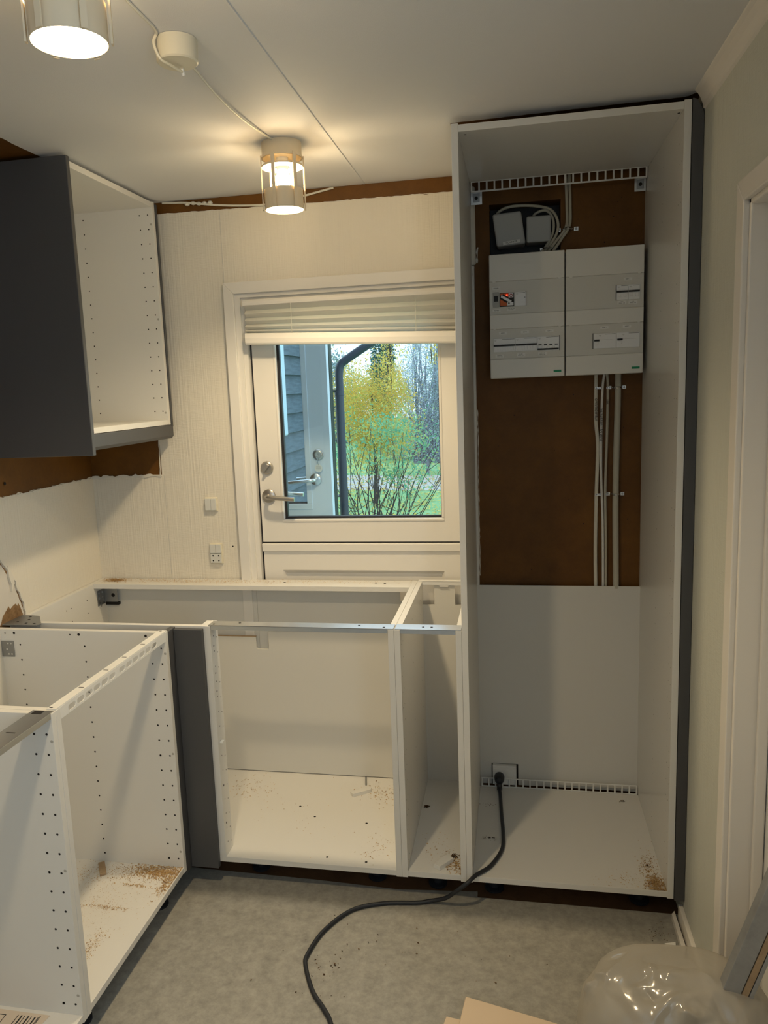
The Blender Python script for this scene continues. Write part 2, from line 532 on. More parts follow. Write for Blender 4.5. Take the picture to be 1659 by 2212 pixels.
chip = [(-.09, .80), (.082, .80), (.080, .885), (.070, .912), (.062, .928), (.056, .918), (.050, .929), (.036, .926), (.018, .918), (.012, .930), (.004, .924), (-.012, .912), (-.022, .905), (-.034, .884), (-.05, .872), (-.07, .85)]
MB().prism(chip, 'x', XL + .0008, XL + .0016).build('crumbled_patch', M_chip, wall_left)
MB().prism([(.020, 1.065), (.040, 1.03), (.046, 1.00), (.036, .985), (.028, .975), (.030, 1.0), (.022, 1.025)], 'x', XL + .001, XL + .009).build('curled_paper', M_torn, wall_left)
MB().disc((XL + .003, .06, 1.33), (1, 0, 0), .006, 7).build('bare_board_knot', M_hole, wall_left)

# right wall with a doorway
wr = MB(); wr.box(XR, XR + .12, -.425, YB, -.05, 2.40); wr.box(XR, XR + .12, -2.05, -1.285, -.05, 2.40); wr.box(XR, XR + .12, YR, -2.95, -.05, 2.40); wr.box(XR, XR + .12, -2.95, -2.05, -.05, .92); wr.box(XR, XR + .12, -2.95, -2.05, 2.08, 2.40); wr.box(XR, XR + .12, -1.285, -.425, 1.94, 2.40)
wall_right = struct(wr.build('wall_right', M_wp_right))
struct(MB().prism([(XR, ZC), (.605, ZC), (.606, ZC - .004), (.612, ZC - .010), (.619, ZC - .022), (.6235, ZC - .034), (.625, ZC - .044), (XR, ZC - .048)], 'y', YR, -.006).build('trim_1', M_trimr))
struct(MB().box(XR - .013, XR, -.375, .02, 0, .052).build('baseboard_right', M_trimr, bevel=.002))
st = MB().prism([(XR - .020, .035), (XR - .030, .02), (XR - .030, -.12), (XR - .024, -.13), (XR - .018, -.12)], 'z', 0, .018).build('floor_sealing_strip', M_trimr)
tag(st, 'loose pale strip lying along the foot of the right skirting', 'strip')

# wall behind the camera, and the frame of the side window
struct(MB().box(-1.6, .78, YR - .1, YR, -.05, 2.40).build('wall_rear', M_plain))
w1 = MB()
for (ya_, yb_, za_, zb_) in ((-2.95, -2.05, .92, .97), (-2.95, -2.05, 2.03, 2.08), (-2.95, -2.90, .97, 2.03), (-2.10, -2.05, .97, 2.03)):
    w1.box(XR + .03, XR + .07, ya_, yb_, za_, zb_)
struct(w1.build('window_1', M_trimw))

# ceiling
ceiling = struct(MB().box(-1.6, .78, YR - .1, .72, ZC + .002, 2.36).build('ceiling', M_board))
poly = jag((-1.185, YR), (-1.185, .598), 160, .0012, rnd) + jag((-1.185, .5985), (-.006, .598), 60, .0008, rnd) + jag((-.006, .598), (-.006, .056), 6, .0003, rnd) + jag((-.006, .056), (.612, .040), 46, .0010, rnd) + [(.612, .02), (XR, .02), (XR, YR)]
MB().prism(poly, 'z', ZC, ZC + .002).build('ceiling_paint_layer', M_ceil, ceiling)
struct(MB().prism([(-.3495, ZC), (-.3475, ZC - .0022), (-.3435, ZC - .0022), (-.3415, ZC)], 'y', YR, .592).build('trim_2', M_ceil))
wool = MB()
for i in range(5):
    wool.lathe([(.0005, -.007), (.008, -.004), (.010, 0), (.007, .005), (.0005, .007)], (-1.0 + i * .022 + rnd.uniform(-.004, .004), .592, 2.276 + rnd.uniform(-.004, .003)), 8)
wool.build('insulation_wool', M_cablew, wall_back, smooth=True)

# ------------------------------------------------------------------ back door (half door) with frame
door1 = bpy.data.objects.new('door_1', None); COL.objects.link(door1); place(door1, Matrix.Translation(Vector((-.42, .62, 0))), None)
struct(door1, 'cream half door with a glazed upper leaf in the back wall')
case = MB()
# casing boards with a mitred corner: left, head, right
MB().prism([(-.881, 0), (-.842, 0), (-.842, 1.948), (-.881, 1.989)], 'y', .578, .5985).build('casing_board', M_trimw, door1, bevel=.002)
MB().prism([(-.881, 1.989), (-.842, 1.948), (.018, 1.948), (.027, 1.989)], 'y', .578, .5985).build('casing_board', M_trimw, door1, bevel=.002)
MB().prism([(.018, 0), (.027, 0), (.027, 1.989), (.018, 1.948)], 'y', .578, .5985).build('casing_board', M_trimw, door1, bevel=.002)
jm = MB(); jm.box(-.845, -.822, .590, .72, 0, 1.95); jm.box(-.822, -.806, .600, .72, 0, 1.934); jm.box(-.822, -.006, .590, .72, 1.934, 1.95); jm.box(-.806, -.006, .600, .72, 1.924, 1.934); jm.box(-.006, .02, .590, .72, 0, 1.95)
jm.build('jamb', M_trimw, door1)
MB().box(-.805, -.0055, .655, .66, 0.0, 1.93).box(-.806, -.801, .632, .66, 0, 1.93).build('rebate_seal', M_black, door1) if False else None
# upper leaf: stiles, rails, bead, pane
GX0, GX1, GZ0, GZ1 = -.707, -.108, 1.112, 1.84
ul = MB()
ul.box(-.798, GX0 - .008, .620, .662, 1.022, 1.925); ul.box(GX1 + .008, -.012, .620, .662, 1.022, 1.925)
ul.box(GX0 - .008, GX1 + .008, .620, .662, 1.022, GZ0 - .012); ul.box(GX0 - .008, GX1 + .008, .620, .662, GZ1 + .01, 1.925)
upper = ul.build('upper_leaf', M_door, door1)
bd = MB()
for (a, b, c, d) in ((GX0 - .010, GX0, GZ0 - .002, GZ1), (GX1, GX1 + .010, GZ0 - .002, GZ1), (GX0 - .010, GX1 + .010, GZ0 - .014, GZ0 - .002), (GX0 - .010, GX1 + .010, GZ1, GZ1 + .012)):
    bd.box(a, b, .617, .655, c, d)
bd.build('glazing_bead', M_door, upper, bevel=.003)
gs = MB()
for (a, b, c, d) in ((GX0 - .002, GX0 + .010, GZ0 - .003, GZ1), (GX1 - .0025, GX1 + .002, GZ0 - .003, GZ1), (GX0 + .010, GX1 - .0025, GZ0 - .003, GZ0 + .006)):
    gs.box(a, b, .632, .650, c, d)
gs.build('rubber_gasket', M_black, upper)
MB().box(GX0, GX1, .638, .642, GZ0, GZ1).build('pane', M_glass, upper)
# lower leaf: lip, panel with a routed groove
ll = MB(); ll.box(-.798, -.725, .620, .662, .01, 1.000); ll.box(-.102, -.012, .620, .662, .01, 1.000); ll.box(-.725, -.102, .620, .662, .911, 1.000); ll.box(-.725, -.102, .620, .662, .01, .11)
lower = ll.build('lower_leaf', M_door, door1)
MB().box(-.802, -.008, .612, .662, .985, 1.016).build('lip', M_door, lower, bevel=.003)
sl_ = MB()
sl_.add([(-.725, .620, .911), (-.102, .620, .911), (-.113, .632, .898), (-.714, .632, .898)], [(0, 1, 2, 3)])
sl_.add([(-.725, .620, .911), (-.714, .632, .898), (-.714, .632, .123), (-.725, .620, .11)], [(0, 1, 2, 3)])
sl_.add([(-.102, .620, .911), (-.113, .632, .898), (-.113, .632, .123), (-.102, .620, .11)], [(0, 1, 2, 3)])
sl_.build('panel_moulding', M_door, lower)
MB().box(-.726, -.101, .632, .650, .11, .912).build('sunk_panel', M_door, lower)
MB().box(-.800, -.010, .630, .655, 1.0155, 1.0225).build('meeting_seal', M_black, door1)
MB().box(-.8065, -.7985, .628, .66, .0, 1.93).build('edge_seal', M_black, door1)


def lever(parent, x, y, z, side, sgn, matl, n='door_handle'):
    """rosette, neck and lever; side -1 = towards the room (-y), sgn = direction of the lever along x"""
    h = MB().lathe([(.0005, .009), (.022, .009), (.026, .006), (.026, 0)], (0, 0, 0), 28)
    R = Matrix.Translation((x, y, z)) @ Matrix.Rotation(PI / 2 * (1 if side < 0 else -1), 4, 'X')
    mb = MB(R); mb.lathe([(.0005, .009), (.022, .009), (.026, .006), (.026, 0)], (0, 0, 0), 28)
    ro = mb.build(n, matl, parent, smooth=True)
    pts = spline([(x, y + side * .008, z), (x, y + side * .030, z), (x + sgn * .012, y + side * .042, z - .001), (x + sgn * .04, y + side * .044, z - .003), (x + sgn * .112, y + side * .044, z - .008)], 6)
    MB().tube(pts, .0085, 12).build('lever', matl, ro, smooth=True)
    return ro


lever(upper, -.764, .620, 1.200, -1, 1, M_brush)
lever(upper, -.764, .662, 1.200, 1, 1, M_steel, 'outer_door_handle')
tt = MB(Matrix.Translation((-.765, .620, 1.308)) @ Matrix.Rotation(PI / 2, 4, 'X')); tt.lathe([(.0005, .010), (.020, .010), (.0245, .006), (.0245, 0)], (0, 0, 0), 28)
tt = tt.build('thumb_turn', M_brush, upper, smooth=True)
MB(Matrix.Translation((-.765, .612, 1.308)) @ Matrix.Rotation(.6, 4, 'Y')).prism([(-.004, -.018), (.004, -.018), (.007, .018), (-.007, .018)], 'y', -.016, 0).build('turn_knob', M_brush, tt, bevel=.002)

# ------------------------------------------------------------------ pleated blind on the door
blind = thing('pleated_blind', 'cream pleated blind gathered up at the top of the back door', 'blind', (-.42, .58, 1.74))
MB().prism([(.548, 1.900), (.546, 1.910), (.552, 1.921), (.590, 1.921), (.590, 1.899)], 'x', -.800, -.008).build('head_rail', M_trimw, blind, bevel=.002)
pl = MB()
NPL, NX = 5, 12
for ix in range(NX):
    x0 = -.795 + (.785 * ix / NX); x1 = -.795 + (.785 * (ix + 1) / NX)
    col = []
    for x in (x0, x1):
        t = (x + .795) / .785
        zb = 1.804 - .032 * t
        zt = 1.900
        pr = []
        for k in range(NPL * 2 + 1):
            s = k / (NPL * 2)
            s2 = 1 - (1 - s) ** 1.55              # folds tighten towards the bottom
            pr.append((x, .5505 + (.022 if k % 2 else 0.0), zt + (zb - zt) * s2))
        col.append(pr)
    vs = col[0] + col[1]
    n_ = NPL * 2 + 1
    pl.add(vs, [(k, k + 1, n_ + k + 1, n_ + k) for k in range(n_ - 1)])
pl.build('pleats', M_fabric, blind)
br_ = MB()
vs = []
for x, zb in ((-.797, 1.804), (-.010, 1.772)):
    vs += [(x, .548, zb), (x, .546, zb - .018), (x, .548, zb - .034), (x, .552, zb - .040), (x, .588, zb - .040), (x, .588, zb)]
br_.add(vs, [(k, (k + 1) % 6, 6 + (k + 1) % 6, 6 + k) for k in range(6)] + [(0, 1, 2, 3, 4, 5), (11, 10, 9, 8, 7, 6)])
br_.build('bottom_rail', M_trimw, blind, bevel=.0015)
MB().tube([(-.62, .549, 1.9), (-.62, .549, 1.80)], .0008, 5).build('blind_cord', M_cablew, blind)
MB().tube([(-.175, .549, 1.9), (-.175, .549, 1.775)], .0008, 5).build('blind_cord', M_cablew, blind)

# ------------------------------------------------------------------ cabinets
T = .018


def shelf_holes(mb, plane_pts, nrm, r=.0026):
    for p in plane_pts:
        mb.disc(p, nrm, r, 8)


def hole_part(pts, nrm, parent, r=.0026, name='shelf_pin_holes', matl=None):
    b = MB(); shelf_holes(b, pts, nrm, r)
    return b.build(name, matl or M_hole, parent, kind='stuff')


# --- tall cabinet, front at y = 0
ZT = 2.271
tall = thing('tall_cabinet', 'tall open white cabinet with bare back around the fuse boxes', 'cabinet', (.3, .3, .08))
sL = MB().box(0, T, 0, .595, .08, ZT).build('side_panel', M_white, tall, bevel=.0008)
sR = MB().box(.6 - T, .6, 0, .595, .08, ZT).build('side_panel', M_white, tall, bevel=.0008)
MB().box(T, .6 - T, .001, .535, ZT - .0215, ZT - .0035).build('top_panel', M_white, tall, bevel=.0006)
MB().box(T, .6 - T, .001, .551, .083, .101).build('bottom_panel', M_white, tall, bevel=.0006)
bp_ = MB(); bp_.box(T, .060, .577, .580, .10, .869); bp_.box(.060, .158, .577, .580, .183, .869); bp_.box(.158, .6 - T, .577, .580, .10, .869)
bp_.build('back_panel', M_back, tall)


def vent_grille(name, y0, z0, z1, n, parent):
    mb = MB()
    x0, x1 = .022, .579
    y1 = y0 + .004
    mb.box(x0, x1, y0, y1, z0, z0 + .005); mb.box(x0, x1, y0, y1, z1 - .004, z1)
    for i in range(n + 1):
        x = x0 + (x1 - x0 - .0045) * i / n
        mb.box(x - .0004, x + .0052, y0, y1, z0 + .004, z1 - .003)
    return mb.build(name, M_plastic, parent, bevel=.0012)


vent_grille('vent_grille', .5355, ZT - .054, ZT - .019, 22, tall)
vent_grille('vent_grille', .552, .099, .136, 22, tall)
for x0, x1 in ((.019, .058), (.545, .581)):
    b_ = MB().box(x0, x1, .570, .5735, 2.184, 2.226).build('hanging_bracket', M_steel, tall, bevel=.001)
    MB().box((x0 + x1) / 2 - .011, (x0 + x1) / 2 + .011, .5685, .5702, 2.192, 2.220).build('bracket_plate', M_dsteel, b_, bevel=.002)
    MB().cyl(((x0 + x1) / 2, .5695, 2.205), ((x0 + x1) / 2, .5655, 2.205), .0055, 12).build('bracket_screw', M_hole, b_)
for sx, nx, par in ((.582 - .0003, -1, sR), (.018 + .0003, 1, sL)):
    P_ = [(sx, d, .13 + .05 * k) for k in range(42) for d in (.018, .050, .273)]
    hole_part(P_, (nx, 0, 0), par, .0016)
hole_part([(.035, .03, ZT - .022), (.575, .03, ZT - .022)], (0, 0, -1), tall, .004, 'screw_holes')

# dark grey filler strip between the tall cabinet and the right wall
fp = MB().prism([(.6015, .078), (.6285, .078), (.6285, 2.234), (.6235, 2.246), (.612, 2.268), (.6015, 2.272)], 'y', -.004, .016).build('filler_strip', M_grey)
tag(fp, 'tall dark grey filler strip between tall cabinet and right wall', 'filler panel')


def leg(x, y, parent):
    return MB().lathe([(.030, 0), (.030, .006), (.016, .010), (.016, .062), (.034, .066), (.034, .0795)], (x, y, 0), 16).build('leg', M_rubber, parent, smooth=True)


for x in (.08, .52): leg(x, .10, tall)

# --- narrow 20 cm base cabinet
nar = thing('narrow_base_cabinet', 'narrow open white base cabinet beside the tall cabinet', 'cabinet', (-.1, .3, .08))
nsL = MB().box(-.2, -.2 + T, 0, .595, .08, .88).build('side_panel', M_white, nar, bevel=.0008)
nsR = MB().box(-T, -.0005, 0, .595, .08, .88).build('side_panel', M_white, nar, bevel=.0008)
MB().box(-.2 + T, -T, .001, .58, .083, .101).build('bottom_panel', M_white, nar, bevel=.0006)
nb = MB(); nb.box(-.2 + T, -T, .578, .581, .10, .793); nb.box(-.139, -.063, .578, .581, .793, .872)
nb.build('back_panel', M_back, nar)
rf = MB(); rf.box(-.2 + .002, -.002, .001, .050, .8805, .883); rf.box(-.2 + T, -T, .001, .0025, .868, .8825); rf.box(-.2 + T, -T, .0485, .05, .868, .8825)
rf = rf.build('front_rail', M_steel, nar, bevel=.0006)
hole_part([(-.115, .024, .8833), (-.090, .024, .8833)], (0, 0, 1), rf, .0042, 'rail_holes')
MB().box(-.2 + .004, -.004, .572, .594, .8805, .884).box(-.2 + T, -T, .572, .5735, .868, .8825).build('rear_rail', M_plastic, nar, bevel=.0006)
rp = MB().box(-.118, -.086, .572, .577, .862, .868).build('rail_clip', M_plastic, nar)
hole_part([(-.2 + T + .0003, d, .13 + .05 * k) for k in range(15) for d in (.018, .050, .273, .497)], (1, 0, 0), nsL, .0018)
leg(-.1, .10, nar)

# --- corner base cabinet, open on its right half
cor = thing('corner_base_cabinet', 'long white corner base cabinet under the glazed back door', 'cabinet', (-.84, .3, .08))
cR = MB().box(-.2005 - T, -.2005, 0, .595, .08, .88).build('side_panel', M_white, cor, bevel=.0008)
cL = MB().box(-1.475, -1.475 + T, .02, .595, .08, .88).build('side_panel', M_white, cor, bevel=.0008)
MB().box(-1.475 + T, -.2005 - T, .001, .585, .083, .101).build('bottom_panel', M_white, cor, bevel=.0006)
cb = MB(); cb.box(-1.457, -.8255, .583, .586, .10, .862); cb.box(-.8245, -.266, .583, .586, .10, .862); cb.box(-.266, -.2185, .583, .586, .10, .803)
cb.build('back_panel', M_back, cor)
# sheet with a cut notch that stands in front of the back panel
nt_ = MB().prism([(-1.10, .1048), (-.2195, .1048), (-.2195, .686), (-.778, .679), (-.783, .676), (-.783, .614), (-.789, .608), (-.829, .608), (-.834, .614), (-.834, .657), (-1.10, .657)], 'y', .568, .576)
nt_.build('notched_back_sheet', M_back, cor)
ne = MB().prism([(-1.099, .6572), (-.834, .6572), (-.834, .660), (-1.099, .660)], 'y', .5678, .5762).build('cut_edge', M_wood, cor)
MB().box(-1.475 + T, -.2005 - T, .495, .590, .862, .880).build('rear_top_rail', M_white, cor, bevel=.0006)
# closed front board of the dead corner and the post beside the opening
MB().box(-1.475, -.797, .002, .020, .083, .879).build('front_board', M_white, cor, bevel=.0008)
post = MB().box(-.7965, -.778, 0, .062, .101, .8795).build('post', M_white, cor, bevel=.0008)
MB().box(-.812, -.797, .0205, .060, .101, .8795).build('post_back', M_white, cor, bevel=.0008)
hole_part([(-.7777, d, .13 + .05 * k + (.012 if d < .03 else 0)) for k in range(15) for d in (.022, .048)], (1, 0, 0), post, .0022)
hole_part([(-.7776, .020, z) for z in (.81, .72, .66, .34, .21)], (1, 0, 0), post, .0036, 'screw_holes')
MB().box(-.7775, -.768, .012, .030, .488, .492).build('post_clip', M_plastic, post)
fr = MB(); fr.box(-.784, -.202, .001, .046, .8805, .883); fr.box(-.776, -.2195, .001, .0025, .868, .8825); fr.box(-.776, -.2195, .0445, .046, .868, .8825)
fr = fr.build('front_rail', M_steel, cor, bevel=.0006)
hole_part([(-.69, .03, .8833), (-.31, .028, .8833), (-.232, .014, .8833), (-.770, .014, .8833)], (0, 0, 1), fr, .0042, 'rail_holes')
hole_part([(-.45, .04, .1013), (-.32, .03, .1013), (-.55, .27, .1013), (-.62, .33, .1013), (-.36, .25, .1013)], (0, 0, 1), cor, .0045, 'screw_holes')
hole_part([(-.266 - .05, .545, .8803), (-.70, .55, .8803), (-.35, .55, .8803)], (0, 0, 1), cor, .005, 'rail_screw_holes')
hole_part([(-1.457 + .0003, y, z) for y in (.30, .33, .44, .54) for z in (.83, .78, .73)], (1, 0, 0), cL, .0026)
# steel fittings of the corner cabinet
ab = MB(); ab.box(-1.4568, -1.4545, .512, .566, .785, .846); ab.box(-1.457, -1.400, .566, .5685, .790, .846)
ab = ab.build('angle_bracket', M_dsteel, cor, bevel=.001)
hole_part([(-1.418, .5657, .818)], (0, -1, 0), ab, .008, 'bracket_hole')
MB().box(-1.452, -1.398, .566, .584, .778, .789).build('bracket_slot', M_hole, ab)
hole_part([(-1.4542, y, z) for y in (.525, .548) for z in (.795, .815, .835)], (1, 0, 0), ab, .004, 'bracket_rivets', M_steel)
fb = MB().prism([(-1.474, -.036), (-1.352, -.036), (-1.343, -.022), (-1.405, .064), (-1.440, .070), (-1.474, .068)], 'z', .8805, .8835).build('corner_plate', M_dsteel, cor, bevel=.0006)
hole_part([(x, y, .8838) for x, y in ((-1.43, .05), (-1.415, .02), (-1.44, -.005), (-1.40, -.018), (-1.37, -.02))], (0, 0, 1), fb, .005, 'plate_holes', M_hole)
for x in (-.70, -.30): leg(x, .11, cor)

# --- dark grey inner corner filler (two legs)
cf = thing('corner_filler', 'dark grey corner filler between the two base cabinet rows', 'filler panel', (-.85, -.03, .07))
MB().box(-.893, -.800, -.016, .0015, .068, .872).build('wide_board', M_grey, cf, bevel=.001)
MB().box(-.911, -.894, -.053, .0015, .066, .876).build('narrow_board', M_grey, cf, bevel=.001)
MB().box(-1.10, -.912, -.053, -.036, .80, .874).build('backing_board', M_grey, cf)

# --- left row, fronts face +x
XF = -.893


def left_cab(name, label, y0, y1, rows=True):
    t = thing(name, label, 'cabinet', (XF - .29, (y0 + y1) / 2, .08))
    a = MB().box(XF - .582, XF, y0 + .0004, y0 + T, .08, .88).build('side_panel', M_white, t, bevel=.0008)
    b = MB().box(XF - .582, XF, y1 - T, y1 - .0004, .08, .88).build('side_panel', M_white, t, bevel=.0008)
    MB().box(XF - .575, XF - .001, y0 + T, y1 - T, .083, .101).build('bottom_panel', M_white, t, bevel=.0006)
    MB().box(XF - .566, XF - .563, y0 + T, y1 - T, .10, .87).build('back_panel', M_back, t)
    for s, y, n in ((a, y0 + T + .0003, 1), (b, y1 - T - .0003, -1)):
        hole_part([(XF - d, y, .13 + .05 * k) for k in range(15) for d in (.017, .049, .273, .497)], (0, n, 0), s, .0031)
        hole_part([(XF - .065, y, .868), (XF - .29, y, .868), (XF - .515, y, .868)], (0, n, 0), s, .0045, 'large_holes')
        hole_part([(XF - .32, y, .867), (XF - .547, y, .867)], (0, n, 0), s, .0026, 'pilot_holes')
        hole_part([(XF - .0055, y, .813), (XF - .007, y, .487), (XF - .049, y, .480), (XF - .008, y, .155), (XF - .050, y, .129)], (0, n, 0), s, .004, 'screw_caps', M_cap)
    leg(XF - .07, y0 + .07, t); leg(XF - .07, y1 - .07, t)
    return t, a, b


ca, _, caB = left_cab('base_cabinet', 'open white base cabinet in the left row beside the grey corner filler', -.654, -.054)
rail = MB()
ya, yb = -.650, -.058
# white slotted front rail: web with slots and two flanges
rail.box(XF - .026, XF - .0015, ya, yb, .8805, .883)
n_s = 12
pit = .0385
ys0 = -.602
zlo, zhi = .852, .8804
zs0, zs1 = zlo + .0055, zhi - .0085
cells = []
for i in range(n_s):
    g = ys0 + pit * i + (.016 if i >= 6 else 0)
    cells.append((g, g + pit * .84))
prev = ya + .014
for (s0, s1) in cells:
    rail.box(XF - .0028, XF - .001, prev, s0, zs0, zs1); prev = s1
rail.box(XF - .0028, XF - .001, prev, yb - .014, zs0, zs1)
rail.box(XF - .0028, XF - .001, ya + .014, yb - .014, zlo, zs0); rail.box(XF - .0028, XF - .001, ya + .014, yb - .014, zs1, zhi)
for (s0, s1) in cells:      # rounded slot corners
    for yy, d_ in ((s0, 1), (s1, -1)):
        for zz, e_ in ((zs0, 1), (zs1, -1)):
            rail.prism([(yy, zz), (yy + d_ * .006, zz), (yy + d_ * .0018, zz + e_ * .0018), (yy, zz + e_ * .006)], 'x', XF - .0028, XF - .001)
rail.box(XF - .026, XF - .0245, ya + .014, yb - .014, .874, .8804)
rail.build('slotted_rail', M_plastic, ca)
rh = MB()
for y in (-.52, -.40, -.30, -.19): rh.box(XF - .022, XF - .008, y, y + .003, .8829, .8833)
for y in (-.645, -.068): rh.box(XF - .022, XF - .014, y, y + .004, .8829, .8834)
rh.build('rail_slits', M_hole, ca, kind='stuff')
hb = MB().box(-1.459, -1.412, -.0745, -.0725, .790, .842).build('corner_fitting', M_dsteel, ca, bevel=.003)
hole_part([(-1.432, -.0748, .834), (-1.421, -.0748, .834), (-1.437, -.0748, .815), (-1.432, -.0748, .799), (-1.421, -.0748, .799)], (0, -1, 0), hb, .003, 'fitting_rivets', M_steel)

cbn, _, cbB = left_cab('base_cabinet', 'nearest open white base cabinet with steel front rail at the left edge', -1.2545, -.6545)
r2_ = MB(); r2_.box(XF - .055, XF - .002, -1.25, -.659, .8805, .8825); r2_.box(XF - .0035, XF - .001, -1.236, -.673, .868, .8825); r2_.box(XF - .055, XF - .0535, -1.236, -.673, .868, .8825)
r2_.build('steel_rail', M_steel, cbn, bevel=.0006)
MB().box(XF - .040, XF - .018, -.78, -.777, .8824, .8828).box(XF - .046, XF - .022, -.680, -.664, .8824, .8829).build('rail_slits', M_hole, cbn, kind='stuff')
# instruction sheet on its bottom panel
sh = thing('instruction_sheet', 'printed instruction sheet lying in the nearest left cabinet', 'paper', (-1.1, -.76, .101))
MB().prism([(-1.36, -.79), (-1.00, -.83), (-.975, -.685), (-1.34, -.682)], 'z', .1013, .1022).build('sheet', M_sheet, sh)
pr = MB()
for i in range(7):
    pr.box(-1.055 + .009 * i, -1.055 + .009 * i + (.004 if i % 2 else .002), -.735, -.695, .1022, .1024)
pr.box(-1.30, -1.085, -.700, -.698, .1022, .1024); pr.box(-1.087, -1.085, -.80, -.70, .1022, .1024); pr.box(-.998, -.996, -.80, -.69, .1022, .1024)
pr.build('print', M_ink, sh)

# --- wall cabinet with its end panels and light pelmet
XW = -1.110
wc = thing('wall_cabinet', 'white open wall cabinet with grey end panels in the left corner', 'wall cabinet', (-1.295, .26, 1.48))
WY0, WY1, WZ0, WZ1 = -.030, .552, 1.485, 2.282
MB().box(-1.478, XW, WY0, WY0 + T, WZ0, WZ1).build('side_panel', M_white, wc, bevel=.0008)
wsB = MB().box(-1.478, XW, WY1 - T, WY1, WZ0, WZ1).build('side_panel', M_white, wc, bevel=.0008)
MB().box(-1.475, XW - .001, WY0 + T, WY1 - T, WZ1 - .0205, WZ1 - .0025).build('top_panel', M_white, wc, bevel=.0006)
MB().box(-1.475, XW - .001, WY0 + T, WY1 - T, WZ0 + .0005, WZ0 + .0185).build('bottom_panel', M_white, wc, bevel=.0006)
MB().box(-1.452, -1.449, WY0 + T, WY1 - T, WZ0 + .018, WZ1 - .02).build('back_panel', M_back, wc)
MB().box(XW - .372, XW + .020, WY0 - .018, WY0 - .0005, 1.421, 2.2815).build('end_panel', M_grey, wc, bevel=.0022, seg=3, label='large dark grey end panel')
MB().box(XW - .372, XW + .004, WY1 + .001, WY1 + .014, 1.478, 2.275).build('end_panel', M_grey, wc, bevel=.001)
MB().prism([(XW - .016, 1.484), (XW + .002, 1.484), (XW + .002, 1.444), (XW - .006, 1.434), (XW - .016, 1.434)], 'y', WY0, WY1 + .014).build('light_pelmet', M_grey, wc, bevel=.0012)
hole_part([(XW - d, WY1 - T - .0003, 1.536 + .05 * k) for k in range(15) for d in (.019, .051, .273)], (0, -1, 0), wsB, .0026)
hole_part([(XW - .009, WY1 - T - .0003, z) for z in (2.203, 1.87, 1.53)], (0, -1, 0), wsB, .004, 'screw_caps', M_cap)
MB().box(-1.440, -1.418, WY1 - T - .004, WY1 - T - .0005, 2.195, 2.235).build('hanging_bracket', M_dsteel, wc, bevel=.001)

# ------------------------------------------------------------------ ceiling lamps
LX, LY = -.488, .075


def make_lamp():
    c = (LX, LY, ZC)
    t = thing('ceiling_lamp', 'lit cream slotted cylinder lamp nearest the back door', 'lamp', (LX, LY, ZC - .184), 'ceiling lamps on one cable')
    MB().lathe([(.0005, -.0005), (.057, -.0005), (.057, -.034), (.060, -.040), (.060, -.043), (.055, -.043), (.053, -.012), (.0005, -.012)], c, 40).build('canopy', M_lampcream, t, smooth=True)
    MB().lathe([(.026, -.062), (.059, -.062), (.059, -.067), (.026, -.067)], c, 40, closed=True).build('ring', M_lampcream, t, smooth=True)
    MB().lathe([(.0005, -.040), (.017, -.040), (.017, -.075), (.0005, -.075)], c, 20).build('lamp_holder', M_plastic, t, smooth=True)
    MB().lathe([(.0005, -.075), (.010, -.076), (.019, -.088), (.022, -.103), (.018, -.118), (.0005, -.126)], c, 20).build('bulb', M_emit_bulb, t, smooth=True)
    MB().lathe([(.0545, -.128), (.0555, -.128), (.0555, -.183), (.0545, -.183)], c, 40, closed=True).build('shade', M_lampcream, t, smooth=True)
    MB().lathe([(.0005, -.1795), (.054, -.1795), (.054, -.178), (.0005, -.178)], c, 32).build('diffuser', M_emit_disc, t)
    for k in range(6):
        a = 2 * PI * k / 6 + .35
        mb = MB(Matrix.Translation(c) @ Matrix.Rotation(a, 4, 'Z'))
        mb.box(.0592, .0622, -.005, .005, -.184, -.036)
        mb.build('strut', M_lampcream, t)
    return t


lamp = make_lamp()
for lx, ly in ((LX, LY), (-.478, -1.060)):       # the reflector bulbs throw most of their light straight down
    sl = bpy.data.lights.new('reflector_light', 'SPOT')
    sl.energy = SPOT_W; sl.color = SPOT_COL; sl.spot_size = math.radians(150); sl.spot_blend = .75; sl.shadow_soft_size = .045
    lo = bpy.data.objects.new('reflector_light', sl); COL.objects.link(lo); lo.location = (lx, ly, ZC - .190)
lamp2 = copy_tree(lamp, (-.478 - LX, -1.060 - LY, 0), None, 'lit cream slotted cylinder lamp cut by the top left photo edge')

jb = thing('ceiling_junction_box', 'round yellowed junction box on the ceiling between the two lamps', 'junction box', (-.497, -.62, ZC - .05))
MB().lathe([(.0005, -.044), (.038, -.044), (.041, -.041), (.0415, -.001), (.0005, -.001)], (-.497, -.615, ZC), 36).build('box', M_dirtyw, jb, smooth=True)
MB().tube(spline([(-.520, -.655, ZC - .002), (-.525, -.660, ZC - .02), (-.518, -.652, ZC - .045), (-.508, -.630, ZC - .050), (-.497, -.595, ZC - .052)], 6), .0028, 8).build('wire_tail', M_dirtyw, jb, smooth=True)
MB().tube([(-.497, -.596, ZC - .046), (-.497, -.588, ZC - .056)], .004, 8).build('wire_nut', M_plastic, jb)
cc = MB(); cc.tube(spline([(-.478, -1.005, ZC - .003), (-.500, -.9, ZC - .004), (-.510, -.792, ZC - .004), (-.512, -.69, ZC - .003), (-.518, -.658, ZC - .003)], 8), .0028, 8)
tag(cc.build('ceiling_cable', M_cablew, smooth=True), 'white cable on the ceiling from the near lamp to the junction box', 'cable')
cc = MB(); cc.tube(spline([(-.508, -.573, ZC - .012), (-.506, -.499, ZC - .012), (-.511, -.359, ZC - .017), (-.515, -.182, ZC - .011), (-.505, -.02, ZC - .004), (-.497, .022, ZC - .004)], 8), .0028, 8)
